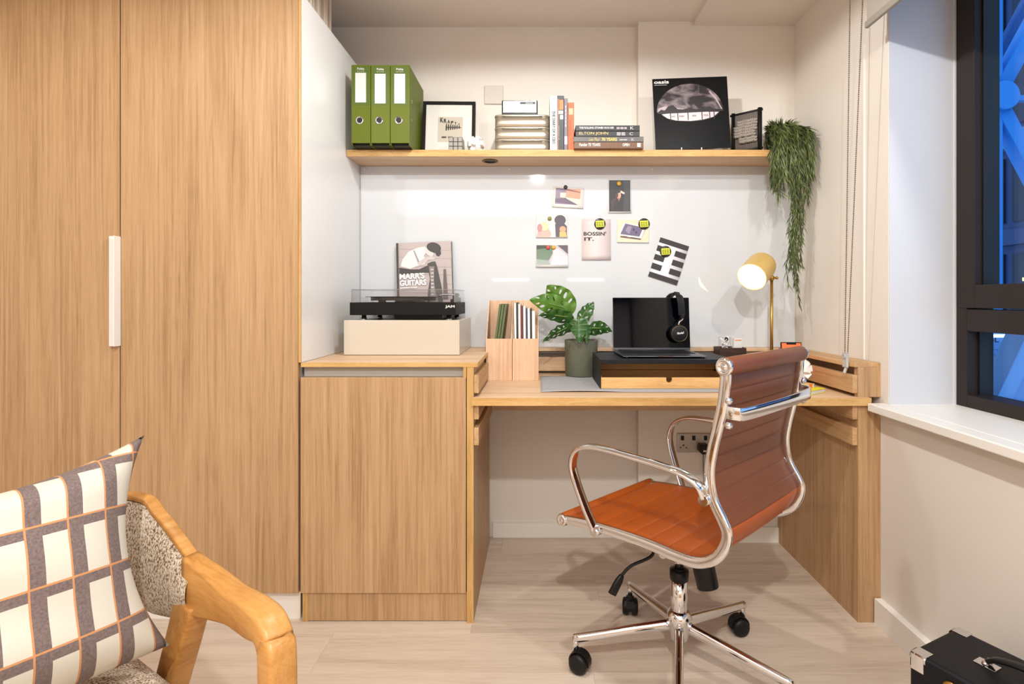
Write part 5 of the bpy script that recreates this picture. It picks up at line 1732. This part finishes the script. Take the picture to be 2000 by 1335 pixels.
# back: curved upholstered band with a wooden top rail, ends turning into the arms
for sg in (-1, 1):
    def m_(p): return V((p.x * -sg, p.y, p.z)) if True else p
    A0 = AL(268, 975, .955); A1 = AL(318, 1012, .93); A2 = AL(362, 1068, .905); A3 = AL(405, 1122, .875)
    path = [AL(420, 1135, .868), AL(455, 1158, .83), AL(500, 1185, .785), AL(530, 1200, .752), AL(545, 1225, .738), AL(549, 1270, .733), AL(552, 1335, .730)]
    ft = V((path[-1].x - .002, path[-1].y - .004, .0))
    top = [AL(345, 1130, .898), AL(385, 1140, .885)] + path[:4]
    top = [V((p.x, p.y, p.z)) for p in top]
    arm_c = cr([m_(p) for p in [AL(372, 1138, .895), AL(420, 1158, .865), AL(465, 1182, .82), AL(505, 1206, .78)]] , 6)
    n_ = len(arm_c)
    # arm board: tall at the joint, lower at the front
    hs = [.098 - .050 * min(1, i / (n_ * .6)) for i in range(n_)]
    bend = [AL(525, 1221, .760), AL(538, 1256, .747), AL(542, 1312, .739)]
    leg_pts = cr([m_(p) for p in [AL(505, 1206, .78)] + bend] + [m_(V((bend[-1].x, bend[-1].y + .004, .25))), m_(V((bend[-1].x, bend[-1].y + .008, 0)))], 4)
    full = arm_c[:-1] + leg_pts
    hs2 = hs[:-1] + [max(.036, .046 - .0018 * i) for i in range(len(leg_pts))]
    # keep section orientation steady: "up" rotates from +z on the arm to +y on the leg
    ups = []
    for i in range(len(full)):
        t_ = (full[min(i + 1, len(full) - 1)] - full[max(i - 1, 0)]).normalized()
        ups.append(V((1, 0, 0)).cross(t_) * 1.0)
    ws = [.030 + .012 * min(1, i / n_) for i in range(len(full))]
    B().sweep(full, ws, hs2, up=ups, rnd=.35).done('arm', chair_wood_y, ac, local=True)
    j = AL(376, 1165, .893)
    rl = [m_(j), m_(V((j.x + .004, j.y - .015, j.z - .06))), m_(V((j.x + .02, j.y - .11, .25))), m_(V((j.x + .03, j.y - .20, 0)))]
    B().sweep(cr(rl, 6), .036, [.062 - .0014 * i for i in range(19)], up=(0, 1, 0), rnd=.3).done('rear_leg', chair_wood, ac, local=True)
# back band (top rail + upholstery), from one joint round the back to the other
jt = AL(388, 1108, .888)
sidep = [AL(388, 1106, .888), AL(350, 1052, .915), AL(312, 1004, .935), AL(272, 970, .955)]
half = [(abs(p.x), p.y, p.z) for p in sidep]
ctrl = half + [(.235, -.285, .715), (.12, -.335, .703), (0, -.35, .698)]
full = [V((-x, y, z)) for x, y, z in ctrl] + [V((x, y, z)) for x, y, z in reversed(ctrl[:-1])]
rail = cr(full, 6)
bot_h = []
N = len(rail)
for i in range(N):
    k = abs(i / (N - 1) * 2 - 1)        # 1 at the joints, 0 in the middle
    bot_h.append(.215 - .145 * k ** 2.6)
thick = .022
b = B()
NB = 14
def band(u, v, off):
    f = u * (N - 1)
    i = min(int(f), N - 2)
    p = rail[i].lerp(rail[i + 1], f - i)
    hgt = bot_h[i] + (bot_h[i + 1] - bot_h[i]) * (f - i)
    t_ = (rail[min(i + 2, N - 1)] - rail[max(i - 1, 0)]); t_.z = 0; t_.normalize()
    n = V((-t_.y, t_.x, 0))
    return p + V((0, 0, -.006 - hgt * v)) + n * off * (math.sin(PI * min(.98, max(.02, v))) ** .35)
b.grid(N * 2, NB, lambda u, v: band(u, v, thick))
b.grid(N * 2, NB, lambda u, v: band(u, v, -.012))
b.done('back_upholstery', tweed, ac, local=True)
B().sweep([p + V((0, 0, 0)) for p in rail], .020, .010, up=(0, 0, 1), rnd=.5).done('top_rail', chair_wood, ac, local=True)
# seat
b = B()
def seatf(u, v, top):
    x = (u * 2 - 1); y = (v * 2 - 1)
    X = .283 * x; Y = -.01 + .285 * y
    e = (1 - abs(x) ** 8) * (1 - abs(y) ** 8)
    return V((X, Y, (.435 + .058 * e ** .4 + .006 * (1 - x * x) * (1 - y * y)) if top else .435 - .02 * e ** .5))
b.grid(30, 30, lambda u, v: seatf(u, v, True)); b.grid(30, 30, lambda u, v: seatf(u, v, False))
bmesh.ops.remove_doubles(b.bm, verts=b.bm.verts, dist=.0003)
b.done('seat', tweed, ac, local=True)
B().box(-.285, .285, .24, .262, .37, .425).box(-.285, -.262, -.25, .24, .37, .425).box(.262, .285, -.25, .24, .37, .425).box(-.285, .285, -.27, -.25, .37, .425).done('seat_frame', chair_wood, ac, local=True, bevel=.003)

# cushion
def cushion_mat():
    m = bpy.data.materials.new('checked_wool')
    m.use_nodes = True
    nt = m.node_tree
    Lk = nt.links.new
    b = nt.nodes['Principled BSDF']
    b.inputs['Roughness'].default_value = .95
    tc = nt.nodes.new('ShaderNodeTexCoord')
    sep = nt.nodes.new('ShaderNodeSeparateXYZ')
    Lk(tc.outputs['UV'], sep.inputs[0])
    def mt(op, a, c=None):
        q = nt.nodes.new('ShaderNodeMath'); q.operation = op
        for k, x in enumerate((a, c)):
            if x is None: continue
            if isinstance(x, (int, float)): q.inputs[k].default_value = x
            else: Lk(x, q.inputs[k])
        return q.outputs[0]
    def band_(coord, n, off, w0, w1):
        f = mt('FRACT', mt('ADD', mt('MULTIPLY', coord, n), off))
        return mt('MULTIPLY', mt('GREATER_THAN', f, w0), mt('LESS_THAN', f, w1))
    NU, NVV = 9.4, 4.2
    bu = band_(sep.outputs[0], NU, .35, .30, .66)
    bv = band_(sep.outputs[1], NVV, .62, .30, .465)
    ou = band_(sep.outputs[0], NU, .35, .25, .30)
    ov = band_(sep.outputs[1], NVV, .62, .465, .50)
    brown = mt('MAXIMUM', bu, bv)
    orng = mt('MAXIMUM', ou, ov)
    n = nt.nodes.new('ShaderNodeTexNoise'); n.inputs['Scale'].default_value = 330; n.inputs['Detail'].default_value = 2
    Lk(tc.outputs['Object'], n.inputs[0])
    fz = nt.nodes.new('ShaderNodeMix'); fz.data_type = 'RGBA'
    fz.inputs[6].default_value = lin((78, 62, 60)); fz.inputs[7].default_value = lin((138, 120, 114))
    Lk(n.outputs['Fac'], fz.inputs[0])
    m1 = nt.nodes.new('ShaderNodeMix'); m1.data_type = 'RGBA'
    m1.inputs[6].default_value = lin((202, 194, 178))
    Lk(brown, m1.inputs[0]); Lk(fz.outputs[2], m1.inputs[7])
    m2 = nt.nodes.new('ShaderNodeMix'); m2.data_type = 'RGBA'
    m2.inputs[7].default_value = lin((196, 136, 88))
    Lk(orng, m2.inputs[0]); Lk(m1.outputs[2], m2.inputs[6])
    Lk(m2.outputs[2], b.inputs['Base Color'])
    bp = nt.nodes.new('ShaderNodeBump'); bp.inputs['Strength'].default_value = .35; bp.inputs['Distance'].default_value = .001
    Lk(n.outputs['Fac'], bp.inputs['Height']); Lk(bp.outputs['Normal'], b.inputs['Normal'])
    return m
TR, BR = V((-.664, .905, .842)), V((-.575, .838, .528))
fdir, sdir = V((.85, -.53, 0)), V((.53, .85, 0))
e2 = (TR - BR); hh = e2.length * .5; e2.normalize()
e1 = (sdir + V((0, 0, .14))); e1 = (e1 - e2 * e1.dot(e2)).normalized()
nn_ = e1.cross(e2)
if nn_.dot(fdir) < 0: nn_ = -nn_
a_ = .225
cc_ = (TR + BR) / 2 - e1 * a_
cu = thing('cushion', (cc_.x, cc_.y, .49), 'cream cushion with a brown and orange check, leaning in the armchair', 'cushion')
b = B()
def cush(u, v, sg):
    x, y = u * 2 - 1, v * 2 - 1
    px_ = a_ * x * (1 - .19 * (1 - y * y)) 
    py_ = hh * y * (1 - (.30 if y > 0 else .02) * (1 - x * x) * abs(y))
    T = .066 * ((1 - x ** 4) * (1 - y ** 4)) ** .55
    wr = .004 * math.sin(y * 9 + x * 3) * (1 - x * x)
    return cc_ + e1 * px_ + e2 * py_ + nn_ * (sg * T + wr + .02 * (y * y * -.4))
def cuv(u, v):
    x, y = u * 2 - 1, v * 2 - 1
    return (.5 + .5 * x * (1 - .14 * (1 - y * y)), .5 + .5 * y * (1 - (.26 if y > 0 else .02) * (1 - x * x) * abs(y)))
b.grid(48, 48, lambda u, v: cush(u, v, 1), uv=cuv)
b.grid(48, 48, lambda u, v: cush(u, v, -1), uv=cuv)
bmesh.ops.remove_doubles(b.bm, verts=b.bm.verts, dist=.0001)
b.done('cover', cushion_mat(), cu)

# ------------------------------------------------------------------ black case, lower right
zc1 = .28
def CP(px, py): 
    d = (H - zc1) * F / (py - 585)
    return P(px, py, d)
A = CP(1775, 1268); Bq = CP(1868, 1222)
e_a = (Bq - A); wdt = e_a.length; e_a.normalize()
e_b = V((e_a.y, -e_a.x, 0))
lng = .40
cs = thing('carry_case', (A + e_a * wdt / 2 + e_b * lng / 2) - V((0, 0, zc1)), 'black carrying case with chrome corners on the floor by the window wall', 'case')
cen = A + e_a * wdt / 2 + e_b * lng / 2
cz = V((cen.x, cen.y, zc1 / 2))
vin = mat('black_vinyl', (18, 18, 22), .45, spec=.22, bump=(400, .3))
B().obox(cz, e_a * wdt / 2, e_b * lng / 2, V((0, 0, zc1 / 2 - .0005))).done('body', vin, cs, bevel=.010, seg=3)
for sa in (-1, 1):
    for sb in (-1, 1):
        c = cen + e_a * sa * (wdt / 2 - .010) + e_b * sb * (lng / 2 - .010)
        for z in (zc1 - .010, .0115):
            b = B()
            p = V((c.x, c.y, z))
            b.ball(p + e_a * sa * .001 + e_b * sb * .001, .0112, nu=16, nv=10)
            sz = 1 if z > .1 else -1
            b.obox(p + e_b * -sb * .010 + V((0, 0, sz * .0106)) + e_a * -sa * .006, e_a * .014, e_b * .015, V((0, 0, .0009)))
            b.obox(p + e_a * sa * .0108 + e_b * -sb * .008 + V((0, 0, -sz * .010)), e_a * .0009, e_b * .013, V((0, 0, .017)))
            b.obox(p + e_b * sb * .0108 + e_a * -sa * .008 + V((0, 0, -sz * .010)), e_a * .013, e_b * .0009, V((0, 0, .017)))
            b.tube([p + e_b * -sb * s_ + V((0, 0, sz * .0002)) + e_a * sa * .0002 for s_ in (0, .012, .024)], .0112, 14)
            b.done('corner_guard', chrome, cs, bevel=.0006)
hx = cen + e_b * .0
for s_ in (-.095, .095):
    q = cen + e_b * s_
    q.z = zc1
    B().obox(q + V((0, 0, .001)), e_a * .014, e_b * .020, V((0, 0, .0012))).done('handle_plate', chrome, cs, bevel=.0006)
    for sa in (-1, 1):
        B().ball(q + e_a * sa * .010 + V((0, 0, .006)), .006, nu=12, nv=8).done('handle_rivet', chrome, cs)
    B().cyl(q - e_a * .012 + V((0, 0, .006)), q + e_a * .012 + V((0, 0, .006)), .003, n=10).done('handle_pin', chrome, cs)
hp_ = cr([cen + e_b * s_ + V((0, 0, z - cen.z + 0)) for s_, z in ((-.095, zc1 + .007), (-.075, zc1 + .022), (-.03, zc1 + .032), (.03, zc1 + .032), (.075, zc1 + .022), (.095, zc1 + .007))], 6)
B().sweep(hp_, .022, .009, up=(0, 0, 1), rnd=.8).done('handle', black, cs)
fq = cen - e_a * (wdt / 2) - e_b * (lng / 2 - .085)
b = B(); fz = V((fq.x, fq.y, zc1 - .035))
b.lathe([(.006, 0), (.015, 0), (.017, .002), (.015, .004), (.006, .005)], fz, -e_a, 24)
b.obox(fz - e_a * .002 + V((0, 0, -.02)), e_a * .0015, e_b * .012, V((0, 0, .014)))
b.done('latch', brass, cs, label='small brass latch')

# ------------------------------------------------------------------ outside the window
cl = mat('facade_slate', (52, 70, 112), .5, noise=(2, .15))
cl2 = mat('facade_window_dark', (22, 34, 58), .15)
cl3 = mat('spandrel_pale', (118, 150, 190), .5)
lit = mat('lit_office', (230, 230, 160), .5, emit=(226, 226, 120), estr=1.6)
fa = thing('building_outside', (8.5, 12, -6), 'blue-lit office building seen through the window', 'building')
Fx = 8.6
B().box(Fx, Fx + .5, 3, 16, -6, 9).done('facade', cl, fa)
rr = random.Random(4)
for k in range(7):
    z = -3.2 + k * 1.75
    B().box(Fx - .16, Fx, 3, 16, z, z + .28).done('floor_band', cl3 if k % 2 == 0 else cl, fa)
    for j in range(9):
        y = 5.2 + j * 1.15
        m = lit if (k, j) in ((3, 4), (2, 3), (4, 5), (5, 4)) else cl2
        o = B().box(Fx - .04, Fx - .0, y, y + .98, z + .42, z + 1.6).done('window', cl2, fa)
        if m is lit:
            B().box(Fx - .06, Fx - .04, y + .3, y + .75, z + 1.1, z + 1.16).done('ceiling_lamp', lit, o)
bs = mat('blue_lit_steel', (40, 150, 226), .45)  # steel lit blue: that light is put into its base colour
br = thing('steel_brace', P(1946, 193, 4.2), 'blue-lit steel cross-bracing outside the window', 'steelwork')
D = 4.2
node = P(1938, 193, D)
B().cyl(node + V((0.03, -.09, 0)), node + V((0.03, .03, 0)), .11, n=20).done('node_plate', bs, br)
def beam(p, q, w=.09, m=bs, nm='beam'):
    B().sweep([p, q], w, w, up=(0, 1, 0), rnd=.1).done(nm, m, br)
beam(node, P(2075, -60, D), .11)
beam(node, P(2100, 193, D), .045)
beam(node, P(2090, 480, D), .11)
beam(P(1950, 110, D + .6), P(2040, -60, D + .6), .08, mat('blue_lit_steel_dim', (26, 84, 150), .5))  # dimmer copy of the steel, blue light again in the colour
beam(P(1936, -200, D), P(1936, 1100, D), .10)
b_ = thing('lower_roof', P(1960, 700, 3.2), 'pale blue lit structure low outside the window', 'structure outside')
pb = mat('pale_blue_metal', (120, 172, 222), .5)
B().sweep([P(1915, 800, 3.3), P(1990, 640, 3.3)], .10, .03, up=(0, 1, 0)).done('strut', mat('grey_blue_metal', (92, 122, 158), .5), b_)
B().sweep([P(1940, 820, 3.35), P(2020, 650, 3.35)], .09, .03, up=(0, 1, 0)).done('strut', pb, b_)
q = P(1915, 800, 3.6); r = P(2080, 640, 3.6)
B().box(q.x - .1, r.x, 3.6, 3.65, q.z - .3, r.z).done('panel', mat('panel_blue', (104, 150, 206), .5), b_)
for py in (655, 722, 730):
    u = P(1925 if py < 720 else (1922 if py == 722 else 1978), py, 3.59); w = P(1985 if py < 720 else (1945 if py == 722 else 2010), py, 3.59)
    B().box(u.x, w.x, 3.58, 3.6, u.z - .012, u.z + .008).done('light_strip', mat('cool_white_strip', (230, 240, 250), .4, emit=(220, 235, 255), estr=1.5), b_)
navy = mat('ink_navy', (40, 44, 70), .5)
qq = P(1928, 668, 3.59)
text('DL', (qq.x, 3.585, qq.z), rt, up, .075, .030, navy, b_, bold=.03)
qq = P(1937, 697, 3.59)
B().tube([V((qq.x + .035 * sx, 3.585, qq.z + .05 * sz)) for sx, sz in ((-1, -1), (1, -1), (1, 1), (-1, 1))], .002, 4, closed=True).tube([V((qq.x + .02 * math.cos(k * PI / 8), 3.585, qq.z + .02 * math.sin(k * PI / 8))) for k in range(16)], .0015, 4, closed=True).done('emblem', navy, b_)
gd = thing('ground_outside', (9, 8, -6.02), None, None); gd['kind'] = 's' and 'structure'
B().box(2, 20, -2, 20, -6.05, -6.02).done('pavement', mat('dark_pavement', (40, 46, 58), .8), gd)

# under-cabinet strip lights in the kitchen corner behind the camera (they mirror in the whiteboard)
kt = thing('kitchen_unit', (.3, -2.9, 0), 'pale kitchen wall cupboards behind the viewer with strip lights below', 'cabinet')
B().box(-.9, 1.1, -3.04, -2.70, 1.36, 2.05).done('wall_cupboard', panel_m, kt)
B().box(-.9, 1.1, -3.04, -2.45, 0, .88).done('base_cupboard', oak_z, kt)
sl_m = mat('strip_light', (255, 250, 240), .5, emit=(255, 246, 232), estr=22)
for x0, x1 in ((-.62, -.12), (.42, .92)):
    B().box(x0, x1, -2.72, -2.70, 1.335, 1.357).done('strip_light', sl_m, kt)
